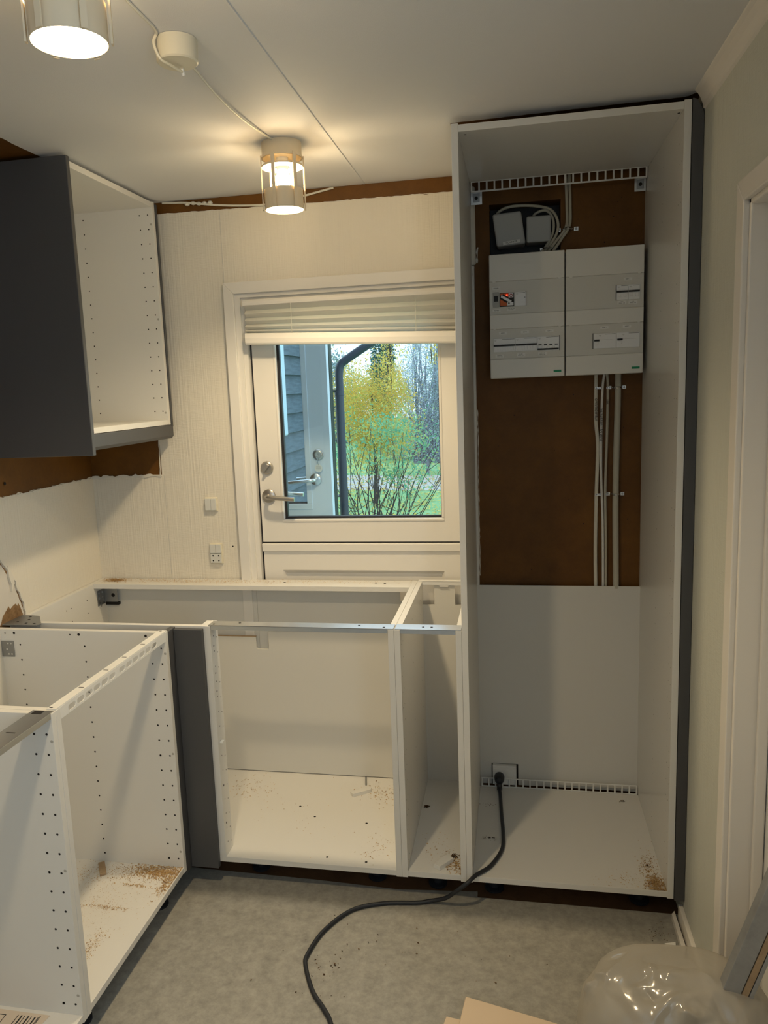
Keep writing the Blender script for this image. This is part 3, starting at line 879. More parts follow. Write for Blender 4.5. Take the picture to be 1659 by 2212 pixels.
tag(cc.build('ceiling_cable', M_cablew, smooth=True), 'white cable sagging from the junction box to the far lamp', 'cable')
cc = MB(); cc.tube(spline([(-1.095, .59, 2.286), (-1.05, .590, 2.283), (-1.0, .588, 2.279), (-.862, .587, 2.259), (-.724, .587, 2.249), (-.640, .588, 2.254), (-.554, .588, 2.268), (-.455, .590, 2.2855)], 8), .0036, 8)
tag(cc.build('wall_cable', M_cablew, smooth=True), 'white cable strung across the bare strip at the top of the back wall', 'cable')

# ------------------------------------------------------------------ switches on the back wall
sw = thing('light_switch', 'square double light switch on the wall left of the back door', 'switch', (-.988, .597, 1.15))
MB().box(-1.014, -.963, .5905, .5975, 1.148, 1.201).build('frame', M_dirtyw, sw, bevel=.0015)
for x0, x1 in ((-1.011, -.9885), (-.9875, -.967)):
    MB().box(x0, x1, .584, .5907, 1.152, 1.197).build('rocker', M_switch, sw, bevel=.0012)
so = thing('switch_socket', 'combined light switch and four hole socket below the other switch', 'socket', (-.982, .597, .945))
MB().box(-1.007, -.956, .590, .5975, .943, 1.021).build('frame', M_dirtyw, so, bevel=.0015)
for x0, x1 in ((-1.004, -.9815), (-.9805, -.960)):
    MB().box(x0, x1, .584, .5902, .984, 1.018).build('rocker', M_switch, so, bevel=.0012)
sp = MB().box(-1.004, -.960, .585, .5902, .946, .982).build('socket_plate', M_switch, so, bevel=.0012)
hole_part([(x, .5848, z) for x in (-.993, -.970) for z in (.955, .974)], (0, -1, 0), sp, .0032, 'socket_holes')

# ------------------------------------------------------------------ fuse boxes in the tall cabinet
YF = .497


def fuse_box(name, label, x0, x1, front_strips):
    t = thing(name, label, 'fuse box', ((x0 + x1) / 2, .55, 1.605))
    MB().box(x0, x1, .508, .597, 1.605, 2.008).build('enclosure', M_cu, t, bevel=.003)
    # cover in steps: three smooth fields proud of the two strips that hold the modules
    for z0, z1 in ((1.921, 2.0075), (1.767, 1.815), (1.6055, 1.669)):
        MB().box(x0 + .0006, x1 - .0006, YF, .509, z0, z1).build('cover_field', M_cu, t, bevel=.0025)
    for z0, z1 in ((1.815, 1.921), (1.669, 1.767)):
        MB().box(x0 + .0006, x1 - .0006, YF + .004, .509, z0, z1).build('module_strip', M_cu2, t, bevel=.001)
    for z in (1.922, 1.770):
        for x in (x0 + .016, x1 - .016):
            MB().cyl((x, YF + .001, z), (x, YF - .0015, z), .0055, 14).build('cover_screw', M_cu, t)
    # green sticker bar at the lower right
    MB().box(x1 - .036, x1 - .011, YF - .0006, YF, 1.619, 1.626).build('green_sticker', M_green, t)
    return t


YM = YF + .004
fb1 = fuse_box('fuse_box', 'left fuse box with the orange module', .079, .322, None)
fb2 = fuse_box('fuse_box', 'right fuse box above the four cables', .325, .569, None)


def module(t, name, x0, x1, z0, z1, matl=M_breaker, d=.004):
    return MB().box(x0, x1, YM - d, YM + .001, z0, z1).build(name, matl, t, bevel=.0006)


def bar(par, x0, x1, z0, z1, d=.0075, name='toggle_bar'):
    return MB().box(x0, x1, YM - d, YM - .0035, z0, z1).build(name, M_ink, par, bevel=.0005)


def label_tag(t, x, z, txt, w=.026, h=.009, size=.0048):
    p = MB().box(x - w / 2, x + w / 2, YM - .0006, YM, z - h / 2, z + h / 2).build('label', M_paper, t)
    text_mesh('lettering', txt, size, (x, YM - .0008, z), TXT_Y, M_ink, p)


def toggles(par, xs, z, w=.009, h=.012):
    for x in xs:
        MB().box(x - w / 2, x + w / 2, YM - .0062, YM - .0035, z - h / 2, z + h / 2).build('toggle', M_breaker, par, bevel=.0008)


def head(par, x0, x1, z):
    """printed head of a breaker: short rule with a few letters of small print"""
    MB().box(x0 + .4 * (x1 - x0), x1 - .002, YM - .0044, YM - .004, z - .0035, z - .0025).build('rule', M_ink, par)
    MB().box(x0 + .003, x0 + .010, YM - .0044, YM - .004, z - .0065, z - .0055).box(x0 + .004, x0 + .009, YM - .0044, YM - .004, z - .009, z - .0083).build('small_print', M_cu3, par)


mt_ = module(fb1, 'meter_switch', .0905, .1105, 1.8395, 1.887, M_cu3)
MB().box(.094, .107, YM - .0065, YM - .0035, 1.857, 1.875).build('rocker', M_ink, mt_, bevel=.001)
og = module(fb1, 'residual_current_module', .1125, .1595, 1.8395, 1.8835, M_ink, .003)
MB().prism([(.1145, 1.8425), (.137, 1.8425), (.137, 1.8500), (.1145, 1.8640)], 'y', YM - .0045, YM - .003).build('orange_field', M_orange, og)
MB().prism([(.1145, 1.8750), (.128, 1.8815), (.1145, 1.8815)], 'y', YM - .0045, YM - .003).build('orange_field', M_orange, og)
MB().prism([(.127, 1.8815), (.141, 1.8815), (.141, 1.8700), (.127, 1.8775)], 'y', YM - .0044, YM - .003).build('orange_field', M_orange, og)
MB().prism([(.116, 1.8700), (.119, 1.8770), (.152, 1.8570), (.148, 1.8500)], 'y', YM - .006, YM - .004).build('white_bar', M_breaker, og)
MB().box(.142, .1575, YM - .0044, YM - .003, 1.868, 1.8815).box(.137, .1575, YM - .0043, YM - .003, 1.8425, 1.853).build('white_field', M_breaker, og)
MB(Matrix.Translation((.150, YM - .0045, 1.874)) @ Matrix.Rotation(PI / 2, 4, 'X')).lathe([(.0035, 0), (.0055, 0), (.0055, .0012), (.0035, .0012)], (0, 0, 0), 20, True).build('red_ring', M_dred, og)
MB().cyl((.143, YM - .0045, 1.8495), (.143, YM - .006, 1.8495), .0025, 12).build('black_button', M_ink, og)
MB().cyl((.1365, YM - .006, 1.876), (.1365, YM - .0075, 1.876), .0018, 10).build('indicator_light', M_led, og)
bl = module(fb1, 'blank_module', .163, .1985, 1.8395, 1.884)
MB().box(.1977, .1990, YM - .0045, YM, 1.8385, 1.8865).build('dark_gap', M_ink, bl)
head(bl, .163, .197, 1.884)
MB().cyl((.1945, YM - .004, 1.866), (.1945, YM - .0048, 1.866), .0014, 8).build('pin_hole', M_ink, bl)
for x0, x1 in ((.0905, .1615), (.1622, .2328)):
    q = module(fb1, 'breaker', x0, x1, 1.6925, 1.7365)
    head(q, x0, x1, 1.7365)
    bar(q, x0 + .0005, x1 - .0005, 1.7105, 1.7160)
    toggles(q, [x0 + .0089 + .0177 * k for k in range(4)], 1.7035)
q = module(fb1, 'breaker', .2345, .3045, 1.6905, 1.7365)
head(q, .2345, .3045, 1.7365)
bar(q, .2345, .3025, 1.6925, 1.6975)
for k in range(4):
    bar(q, .2375 + .0175 * k, .2475 + .0175 * k, 1.7085, 1.7112)
toggles(q, [.2425 + .0175 * k for k in range(4)], 1.7025, .010, .009)
MB().box(.3043, .3056, YM - .0045, YM, 1.690, 1.738).build('dark_gap', M_ink, q)
for x0, x1 in ((.484, .5195), (.5202, .5555)):
    q = module(fb2, 'breaker', x0, x1, 1.8390, 1.886)
    head(q, x0, x1, 1.886)
    bar(q, x0 + .0003, x1 - .0003, 1.8625, 1.868)
    toggles(q, [x0 + .0092 + .0175 * k for k in range(2)], 1.8545)
MB().box(.4823, .4838, YM - .0045, YM, 1.838, 1.887).build('dark_gap', M_ink, fb2)
for x0, x1 in ((.4125, .4840), (.4850, .5570)):
    q = module(fb2, 'breaker', x0, x1, 1.6890, 1.7365)
    head(q, x0 + .015, x1, 1.7365)
    bar(q, x0 + .0025, x0 + .0190, 1.7120, 1.7175)
    toggles(q, [x0 + .0107], 1.7055, .010, .010)
    MB().box(x0 + .019, x1 - .012, YM - .0043, YM - .004, 1.7158, 1.7163).build('rule', M_cu3, q)
MB().box(.4108, .4123, YM - .0045, YM, 1.688, 1.738).build('dark_gap', M_ink, fb2)
for (t, x, z, s) in ((fb1, .1023, 1.8998, 'MÅLER 1'), (fb1, .122, 1.7538, 'GRP. 3'), (fb1, .194, 1.754, 'GRP. 2'), (fb1, .2735, 1.7539, 'GRP. 1'), (fb1, .102, 1.8285, 'HOVED'),
                     (fb2, .5189, 1.904, 'GRP. 4'), (fb2, .4472, 1.755, 'HPFI 1'), (fb2, .5175, 1.7555, 'HPFI 2')):
    label_tag(t, x, z, s)
for (t, x, z, s) in ((fb1, .1507, 1.8304, 'TEST AF FEJL-\nSTRØM'), (fb1, .1107, 1.6788, 'KØKKEN\nMAKS. 16A'), (fb1, .1804, 1.6807, 'STUER\nMAKS. 13A'), (fb1, .2502, 1.6809, 'KOMFUR\nMAKS. 16A'), (fb2, .5011, 1.8312, 'VASK\nMAKS. 13A'), (fb2, .5352, 1.8308, 'LYS\nMAKS. 10A')):
    label_tag(t, x, z, s, .028, .0105, .0040)

# grey boxes in the hole above
g1 = thing('junction_box', 'larger tilted grey junction box in the wall hole above the fuse boxes', 'junction box', (.145, .62, 2.046))
MB().prism([(.090, 2.153), (.185, 2.158), (.200, 2.051), (.104, 2.046)], 'y', .585, .66).build('box', M_jbox, g1, bevel=.007, seg=3)
lb_ = MB().prism([(.124, 2.060), (.180, 2.066), (.1815, 2.056), (.1255, 2.050)], 'y', .5835, .5848).build('label', M_paper, g1)
text_mesh('lettering', 'HC-LINKER', .0075, (.153, .5832, 2.058), TXT_Y @ Matrix.Rotation(.10, 3, 'Z'), M_ink, lb_)
g2 = MB().box(.203, .283, .587, .66, 2.053, 2.138).build('junction_box', M_jbox, bevel=.006, seg=3)
tag(g2, 'smaller square grey junction box in the wall hole above the fuse boxes', 'junction box')


def cable(name, pts, r, matl, label, n=8):
    o = MB().tube(spline(pts, 6), r, n).build(name, matl, smooth=True)
    return tag(o, label, 'cable')


cable('grey_cable', [(.328, .588, 2.30), (.330, .588, 2.262), (.334, .588, 2.167), (.332, .586, 2.095), (.300, .585, 2.052), (.268, .58, 2.012)], .0048, M_conduit, 'left of the two grey cables rising from the left fuse box to the top vent')
cable('grey_cable', [(.341, .588, 2.30), (.342, .588, 2.262), (.345, .588, 2.167), (.343, .586, 2.098), (.318, .585, 2.058), (.284, .58, 2.012)], .0048, M_conduit, 'right of the two grey cables rising from the left fuse box to the top vent')
cable('grey_cable', [(.095, .63, 2.145), (.115, .61, 2.166), (.155, .604, 2.177), (.222, .604, 2.174), (.283, .604, 2.156), (.306, .598, 2.112), (.298, .592, 2.068), (.262, .585, 2.020)], .0048, M_conduit, 'grey cable arching over both grey boxes in the wall hole')
cable('grey_cable', [(.215, .63, 2.120), (.232, .612, 2.148), (.268, .606, 2.155), (.290, .602, 2.125), (.288, .596, 2.075), (.254, .586, 2.018)], .0045, M_conduit, 'short grey cable curling over the smaller grey box')


def clip(x0, x1, y, z, lab, hump=None, sz=.014):
    t = thing('cable_clip', lab, 'cable clip', ((x0 + x1) / 2, y, z - sz / 2), 'metal cable clips in the tall cabinet')
    for x in (x0, x1):
        MB().box(x - sz / 2, x + sz / 2, y - .0015, y + .0005, z - sz * .45, z + sz * .45).build('tab', M_steel, t, bevel=.0012)
        MB().cyl((x, y - .001, z), (x, y - .003, z), sz * .28, 10).build('screw', M_dsteel, t)
    if hump:
        hx, hr = hump
        pts = [(hx + (hr + .001) * math.cos(a), y - (hr + .001) * 2 * max(0, math.sin(a)) * .5 - hr * .9 * math.sin(a), z) for a in [PI * k / 10 for k in range(11)]]
        MB().tube(pts, sz * .33, 6).build('strap', M_steel, t, smooth=True)
    return t


clip(.308, .365, .5985, 2.088, 'metal clip on the two rising grey cables', (.337, .011), .015)
clip(.252, .292, .5985, 2.030, 'metal clip on the cable bundle just above the left fuse box', (.272, .014), .010)
# four cables below the right fuse box
c1 = cable('white_cable', [(.4305, .588, 1.61), (.4305, .590, 1.56), (.431, .590, 1.45), (.438, .590, 1.36), (.434, .590, 1.19), (.432, .590, 1.0), (.434, .590, .86)], .0062, M_cablew, 'leftmost of the four cables below the right fuse box, hand lettered')
c2 = cable('white_cable', [(.458, .588, 1.61), (.452, .590, 1.55), (.449, .590, 1.40), (.450, .590, 1.25), (.456, .590, 1.10), (.459, .590, .86)], .0042, M_plastic, 'second cable from the left below the right fuse box, densely hand lettered')
c3 = cable('white_cable', [(.466, .588, 1.61), (.470, .590, 1.56), (.468, .590, 1.40), (.464, .590, 1.20), (.467, .590, 1.05), (.4685, .590, .86)], .0045, M_conduit, 'third cable from the left below the right fuse box')
c4 = cable('grey_conduit', [(.502, .586, 1.61), (.502, .586, 1.5), (.498, .586, 1.2), (.502, .586, .86)], .0105, M_conduit, 'thick grey conduit at the right of the cables below the fuse box', 12)
TXT_DOWN = Matrix.Rotation(PI / 2, 3, 'X') @ Matrix.Rotation(-PI / 2, 3, 'Z')
for par, s, sz, p in ((c1, 'ovn/komfur', .0165, (.4320, .5828, 1.487)), (c2, 'lys køkken - lys gang', .0135, (.4495, .5850, 1.435)), (c3, 'stik', .0125, (.4690, .5850, 1.512))):
    text_mesh('hand_lettering', s, sz, p, TXT_DOWN, M_ink, par)
for z, d in ((1.560, 0), (1.194, .002)):
    w = 'upper' if z > 1.4 else 'lower'
    clip(.432 + d, .4425 + d, .5835, z, f'{w} metal clip on the leftmost cable below the fuse boxes', None, .010)
    clip(.476 - d, .524 - d, .5985, z, f'{w} metal clip on the thick conduit below the fuse boxes', (.500, .0115), .013)
    clip(.468 - d, .474 - d, .5845, z, f'{w} metal clip on the third cable below the fuse boxes', None, .008)

# power socket behind the lower back panel, with the black cord plugged in
ps = thing('power_socket', 'white power socket in the cutout low in the tall cabinet', 'socket', (.108, .58, .104))
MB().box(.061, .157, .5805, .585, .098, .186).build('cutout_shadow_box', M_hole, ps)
MB().box(.064, .151, .560, .581, .106, .181).build('socket_body', M_plastic, ps, bevel=.002)
MB().box(.068, .147, .5575, .5605, .110, .168).build('cover_plate', M_plastic, ps, bevel=.001)
cord = thing('extension_cord', 'black rubber extension cord running from the tall cabinet across the floor', 'cord', (-.1, .0, 0))
MB(Matrix.Translation((.089, .558, .140)) @ Matrix.Rotation(PI / 2, 4, 'X')).lathe([(.0005, .040), (.012, .038), (.016, .030), (.0185, .012), (.0185, 0), (.0005, 0)], (0, 0, 0), 24).build('plug', M_rubber, cord, smooth=True)
MB().tube(spline([(.089, .535, .137), (.0895, .527, .118), (.090, .520, .105)], 5), .0095, 12, radii=None).build('plug_sleeve', M_rubber, cord, smooth=True)
pts = [(.089, .532, .130), (.090, .515, .112), (.094, .46, .110), (.099, .36, .110), (.107, .228, .110), (.104, .142, .108), (.071, .051, .108), (.028, -.003, .108), (.002, -.032, .098), (-.035, -.030, .064), (-.068, -.012, .028), (-.113, -.005, .010), (-.156, -.015, .0065), (-.255, -.031, .0065), (-.349, -.076, .0065), (-.412, -.177, .0065), (-.435, -.276, .0065), (-.430, -.321, .0065), (-.387, -.409, .0065), (-.342, -.465, .0065), (-.313, -.509, .0065), (-.28, -.60, .0065), (-.27, -.75, .0065), (-.30, -.95, .0065)]
MB().tube(spline(pts, 8), .0062, 12).build('cable', M_rubber, cord, smooth=True)

# ------------------------------------------------------------------ door in the right wall
d2 = bpy.data.objects.new('door_2', None); COL.objects.link(d2); place(d2, Matrix.Translation(Vector((.70, -.85, 0))), None)
struct(d2, 'closed white door in the right wall')
MB().prism([(-.376, 0), (-.376, 1.981), (-.428, 1.935), (-.428, 0)], 'x', XR - .014, XR).build('casing_board', M_trimr, d2, bevel=.003)
MB().prism([(-.376, 1.981), (-.428, 1.935), (-1.282, 1.935), (-1.334, 1.981)], 'x', XR - .014, XR).build('casing_board', M_trimr, d2, bevel=.003)
MB().prism([(-1.334, 0), (-1.334, 1.981), (-1.282, 1.935), (-1.282, 0)], 'x', XR - .014, XR).build('casing_board', M_trimr, d2, bevel=.003)
jm = MB(); jm.box(XR - .002, XR + .12, -.440, -.425, 0, 1.94); jm.box(XR - .002, XR + .12, -1.285, -1.270, 0, 1.94); jm.box(XR - .002, XR + .12, -1.285, -.425, 1.925, 1.94)
jm.box(XR + .045, XR + .068, -.452, -.440, 0, 1.925); jm.box(XR + .045, XR + .068, -1.27, -.44, 1.913, 1.925)
jm.build('jamb', M_trimr, d2, bevel=.003)
MB().box(XR + .070, XR + .110, -1.268, -.4425, .008, 1.922).build('door_leaf', M_plastic, d2, bevel=.002)

# ------------------------------------------------------------------ loose things
from mathutils import noise as mnoise
bag = MB()
NU, NV = 200, 90
bc = Vector((.488, -.625, .0))
vs, fs = [], []
rb = random.Random(23)
folds = []            # straight creases of the film: two ends on the unit dome, height, width
for _ in range(26):
    u0 = rb.uniform(PI * .75, PI * 1.85); v0 = rb.uniform(.25, .95)
    a_ = rb.gauss(1.0, .5); l_ = rb.uniform(.25, .8)
    u1 = u0 + math.cos(a_) * l_; v1 = max(.1, min(1.0, v0 + math.sin(a_) * l_ * .5 * rb.choice((-1, 1))))
    P0 = Vector((math.cos(u0) * math.cos(v0 * PI / 2), math.sin(u0) * math.cos(v0 * PI / 2), math.sin(v0 * PI / 2)))
    P1 = Vector((math.cos(u1) * math.cos(v1 * PI / 2), math.sin(u1) * math.cos(v1 * PI / 2), math.sin(v1 * PI / 2)))
    folds.append((P0, P1, rb.uniform(.05, .10) * rb.choice((1, 1, -1)), rb.uniform(.03, .06)))
for j in range(NV + 1):
    v = j / NV
    el = v * PI / 2
    prof = math.cos(el) ** .52 if j < NV else 0
    for i in range(NU):
        u = 2 * PI * i / NU
        cu_, su_ = math.cos(u), math.sin(u)
        q = Vector((cu_ * math.cos(el), su_ * math.cos(el), math.sin(el)))
        d = .035 * mnoise.noise(q * 2.0 + Vector((5, 1, 0))) + .012 * mnoise.noise(q * 5.0)
        for (P0, P1, h, w_) in folds:
            e_ = P1 - P0
            t = max(0, min(1, (q - P0).dot(e_) / e_.length_squared))
            ds = (q - P0 - e_ * t).length
            if ds < w_ * 3:
                d += h * math.exp(-ds / w_) * math.sin(PI * min(1, max(0, .08 + .84 * t)))
        sq = (abs(cu_) ** 2.8 + abs(su_) ** 2.8) ** (-1 / 2.8)
        rx, ry = .212 * (1 + d) * prof * sq, .155 * (1 + d) * prof * sq
        z = .350 * math.sin(el) ** .62 * (1 + .45 * d * (1 if j < NV else 0) + .035 * cu_ * prof)
        x = bc.x + rx * cu_; y = bc.y + ry * su_
        if x > .694: x = .694
        if y > -.435 and x > .61: x = .61
        vs.append((x, y, z + .002))
for j in range(NV):
    for i in range(NU):
        fs.append((j * NU + i, j * NU + (i + 1) % NU, (j + 1) * NU + (i + 1) % NU, (j + 1) * NU + i))
bag.add(vs, fs)
bagt = thing('plastic_bag', 'bulging clear plastic sack at the bottom right corner', 'bag', (bc.x, bc.y, 0))
bo = bag.build('film', M_bag, bagt)
bo.data.polygons.foreach_set('use_smooth', [True] * len(bo.data.polygons))
# things in the bag
MB().prism([(.38, -.70), (.58, -.69), (.60, -.56), (.40, -.55)], 'z', .004, .22).build('packed_waste', M_waste, bagt, bevel=.02)

bar_ = thing('metal_profile', 'grey metal profile leaning out of the plastic sack against the right doorway', 'metal bar', (.45, -.66, .02))
ang = math.atan2(.066, .208)
BX = Matrix.Translation((.4580, -.66, .022)) @ Matrix.Rotation(ang, 4, 'Y')
MB(BX).box(0, .0345, -.016, .012, 0, .76).build('bar', M_alu, bar_, bevel=.001)
MB(BX).box(.0345, .0365, -.013, .010, 0, .76).build('groove', M_hole, bar_)
MB(BX).box(.0365, .0500, -.015, .011, 0, .76).build('rail', M_wood, bar_, bevel=.001)
MB(BX).box(.0500, .0515, -.012, .008, 0, .76).build('groove', M_hole, bar_)
MB(BX).box(.0515, .0600, -.015, .011, 0, .76).build('rail', M_alu, bar_, bevel=.001)

cd = MB().prism([(.018, -.387), (.250, -.443), (.235, -.75), (-.010, -.62)], 'z', .012, .024).build('cardboard_sheet', M_card, bevel=.005, seg=3)
tag(cd, 'larger beige cardboard sheet on the floor at the bottom edge', 'cardboard')
cd = MB().prism([(-.027, -.447), (.12, -.47), (.10, -.72), (-.06, -.62)], 'z', .0, .0115).build('cardboard_sheet', M_card, bevel=.002)
tag(cd, 'smaller beige cardboard sheet peeping out from under the larger one', 'cardboard')

# offcuts
o_ = MB(Matrix.Translation((-.416, .447, .1012)) @ Matrix.Rotation(.62, 4, 'Z')).prism([(-.040, -.012), (.034, -.012), (.042, .0), (.034, .012), (-.040, .012)], 'z', 0, .013).build('offcut', M_white, bevel=.001)
tag(o_, 'white board offcut on the corner cabinet bottom', 'offcut')
o_ = MB(Matrix.Translation((-.4155, .535, .1012)) @ Matrix.Rotation(.2, 4, 'Z')).box(-.003, .003, -.03, .03, 0, .006).build('rod', M_dsteel)
tag(o_, 'thin grey strip by the back sheet of the corner cabinet', 'strip')
o_ = MB(Matrix.Translation((-.075, .050, .1012)) @ Matrix.Rotation(.98, 4, 'Z')).prism([(-.034, -.012), (.030, -.016), (.034, .012), (-.034, .014)], 'z', 0, .014).build('offcut', M_white, bevel=.001)
tag(o_, 'white board offcut in the narrow base cabinet', 'offcut')
o_ = MB(Matrix.Translation((-1.152, -.118, .1012)) @ Matrix.Rotation(-.98, 4, 'Z')).box(-.034, .034, -.010, .010, 0, .008).build('offcut', M_wood, bevel=.001)
tag(o_, 'brown wooden offcut on the bottom of the left base cabinet', 'offcut')


def scatter(name, label, matl, spots, seed, flat=True, parent=None):
    """spots: (x, y, z, rx, ry, n, size) of tiny flakes"""
    r_ = random.Random(seed); mb = MB()
    for (x, y, z, rx, ry, n, s) in spots:
        for _ in range(n):
            px, py = x + max(-2, min(2, r_.gauss(0, .5))) * rx, y + max(-2, min(2, r_.gauss(0, .5))) * ry
            if len(spots[0]) and LIM is not None:
                px = min(max(px, LIM[0]), LIM[1]); py = min(max(py, LIM[2]), LIM[3])
            a = r_.uniform(0, PI); l = s * r_.uniform(.4, 1.6); w = l * r_.uniform(.25, .7)
            ca_, sa_ = math.cos(a), math.sin(a)
            h = z + r_.uniform(.0002, .0022)
            mb.add([(px - ca_ * l - sa_ * w, py - sa_ * l + ca_ * w, h), (px + ca_ * l - sa_ * w, py + sa_ * l + ca_ * w, h + r_.uniform(0, s * .5)), (px + ca_ * l + sa_ * w, py + sa_ * l - ca_ * w, h), (px - ca_ * l + sa_ * w, py - sa_ * l - ca_ * w, h + r_.uniform(0, s * .4))], [(0, 1, 2, 3)])
    o = mb.build(name, matl, parent)
    return tag(o, label, 'sawdust', None, 'stuff')


LIM = (XF - .55, XF - .006, -.63, -.076)
scatter('sawdust', 'sawdust in the far corner of the left base cabinet', M_sawdust, [(-.96, -.105, .1012, .09, .035, 1300, .0017), (-1.0, -.12, .1012, .17, .05, 700, .0013), (-.915, -.16, .1012, .02, .07, 300, .0016), (-1.00, -.44, .1012, .02, .06, 240, .0011), (-1.03, -.50, .1012, .03, .03, 160, .0012), (-1.05, -.29, .1012, .07, .012, 160, .0012), (-1.1, -.26, .1012, .15, .14, 700, .0008), (-1.2, -.15, .1012, .10, .06, 300, .0011), (-1.0, -.18, .1012, .05, .008, 110, .0014)], 1)
LIM = (.022, .580, .006, .57)
scatter('sawdust', 'sawdust in the front right corner of the tall cabinet', M_sawdust, [(.555, .03, .1012, .028, .05, 800, .0017), (.548, .10, .1012, .028, .10, 320, .0014), (.47, .04, .1012, .09, .04, 110, .0012)], 2)
LIM = (-.180, -.020, .006, .57)
scatter('sawdust', 'sawdust in the narrow base cabinet', M_sawdust, [(-.035, .05, .1012, .028, .05, 170, .0022), (-.09, .12, .1012, .07, .10, 90, .0014)], 3)
LIM = (-1.09, -.222, .006, .565)
scatter('sawdust', 'thin sawdust on the corner cabinet bottom', M_sawdust, [(-.34, .45, .1012, .10, .08, 150, .0018), (-.84, .44, .1012, .10, .10, 120, .0018), (-.30, .12, .1012, .05, .10, 80, .0016), (-.6, .3, .1012, .3, .2, 60, .0014)], 4)
LIM = (-1.455, -.222, .50, .59)
scatter('sawdust', 'brown dust on the rear top rail of the corner cabinet', M_sawdust, [(-1.40, .56, .8802, .05, .03, 700, .0018), (-1.15, .555, .8802, .28, .035, 900, .0013), (-.8, .555, .8802, .3, .035, 500, .0012), (-.45, .56, .8802, .25, .030, 160, .0012)], 5)
LIM = None
scatter('dirt_crumbs', 'dark crumbs scattered on the vinyl floor', M_grit, [(-.38, -.32, .0004, .05, .05, 22, .0020), (-.4, -.42, .0004, .12, .03, 8, .0022), (-.2, -.2, .0004, .3, .15, 26, .0020), (.55, -.05, .0004, .04, .04, 60, .0012), (.1, -.30, .0004, .15, .1, 8, .0022)], 6)
scatter('dirt_crumbs', 'small dark crumb heaps on the tall cabinet bottom', M_grit, [(.52, .5, .1013, .01, .006, 24, .002), (.06, .21, .1013, .02, .012, 24, .0018), (.05, .42, .1013, .03, .012, 22, .0016), (.545, .12, .1013, .012, .006, 20, .002)], 7)
scatter('dirt_crumbs', 'dark crumb heaps on the narrow cabinet bottom', M_grit, [(-.165, .38, .1013, .008, .008, 30, .003), (-.045, .10, .1013, .010, .012, 34, .003)], 8)
o_ = MB(Matrix.Translation((.575, -.098, .0)) @ Matrix.Rotation(.5, 4, 'Z')).prism([(-.022, -.006), (.010, -.010), (.020, .004), (-.012, .010)], 'z', .0006, .006).build('paint_flake', M_paper)
tag(o_, 'small pale flake on the floor by the right skirting', 'flake')

# ------------------------------------------------------------------ outside
GZ = -.20
lawn = struct(MB().box(-16, 12, .73, 45, GZ - .1, GZ).build('lawn', M_lawn))
struct(MB().prism([(-16, 12.4), (-3, 11.4), (-1, 11.1), (4, 10.4), (12, 9), (12, 11.4), (4, 12.6), (-1, 13.3), (-3, 13.6), (-16, 15)], 'z', GZ, GZ + .012).build('gravel_path', M_gravel))

# annex wall with lapped boards, running out from the house
annex = struct(MB().box(-1.75, -1.56, .73, 4.28, GZ, 2.9).build('wall_annex', M_greenpost))
bz = GZ + .02
while bz < 2.8:
    MB().prism([(-1.56, bz), (-1.522, bz), (-1.552, bz + .150), (-1.56, bz + .150)], 'y', .74, 4.24).build('board', M_clad, annex)
    bz += .146
MB().box(-1.56, -1.350, 4.20, 4.30, GZ, 2.85).build('corner_board', M_greenpost, annex)
wt = MB().box(-1.55, -1.495, 2.95, 3.40, 1.27, 2.2).build('window_casing', M_outwhite, annex, bevel=.01)

# open glazed outer door standing away from the annex wall
od = thing('outer_door', 'open white glazed door outside, seen through the back door pane', 'door', (-1.06, 1.12, GZ))
OY = 1.10
lf = MB(); lf.box(-.738, -.632, OY, OY + .042, GZ + .05, 1.95); lf.box(-1.50, -1.40, OY, OY + .042, GZ + .05, 1.95); lf.box(-1.40, -.738, OY, OY + .042, GZ + .05, 1.092); lf.box(-1.40, -.738, OY, OY + .042, 1.85, 1.95)
leafo = lf.build('leaf', M_outwhite, od)
ob = MB(); ob.box(-.746, -.722, OY - .004, OY, 1.098, 1.86); ob.box(-1.41, -.722, OY - .004, OY, 1.072, 1.098); ob.build('glazing_bead', M_outwhite, leafo, bevel=.002)
og_ = MB(); og_.box(-.748, -.738, OY + .005, OY + .028, 1.103, 1.85); og_.box(-1.40, -.738, OY + .005, OY + .028, 1.096, 1.103)
og_.build('rubber_gasket', M_black, leafo)
MB().box(-1.40, -.738, OY + .018, OY + .022, 1.098, 1.85).build('pane', M_glass, leafo)
lever(leafo, -.702, OY, 1.205, -1, -1, M_steel)
lever(leafo, -.702, OY + .042, 1.205, 1, -1, M_steel, 'outer_door_handle')
MB(Matrix.Translation((-.686, OY, 1.313)) @ Matrix.Rotation(PI / 2, 4, 'X')).lathe([(.0005, .010), (.014, .012), (.020, .010), (.0245, .005), (.0245, 0)], (0, 0, 0), 24).build('lock_cylinder', M_brush, leafo, smooth=True)
MB().box(-.689, -.683, OY - .030, OY - .010, 1.298, 1.303).build('key', M_steel, leafo)
kt = thing('key_tag', 'round white key tag hanging from the lock of the outer door', 'key tag', (-.685, OY - .012, 1.235))
MB().cyl((-.685, OY - .010, 1.254), (-.685, OY - .0125, 1.254), .0175, 24).build('disc', M_paper, kt)
MB().tube([(-.686, OY - .02, 1.30), (-.6855, OY - .014, 1.285), (-.685, OY - .012, 1.268)], .001, 6).build('key_ring', M_steel, kt)
MB().box(-.695, -.675, OY - .0130, OY - .0126, 1.262, 1.2635).box(-.696, -.674, OY - .0130, OY - .0126, 1.257, 1.2585).box(-.696, -.674, OY - .0130, OY - .0126, 1.252, 1.2535).box(-.694, -.676, OY - .0130, OY - .0126, 1.247, 1.2485).build('small_print', M_cu3, kt)

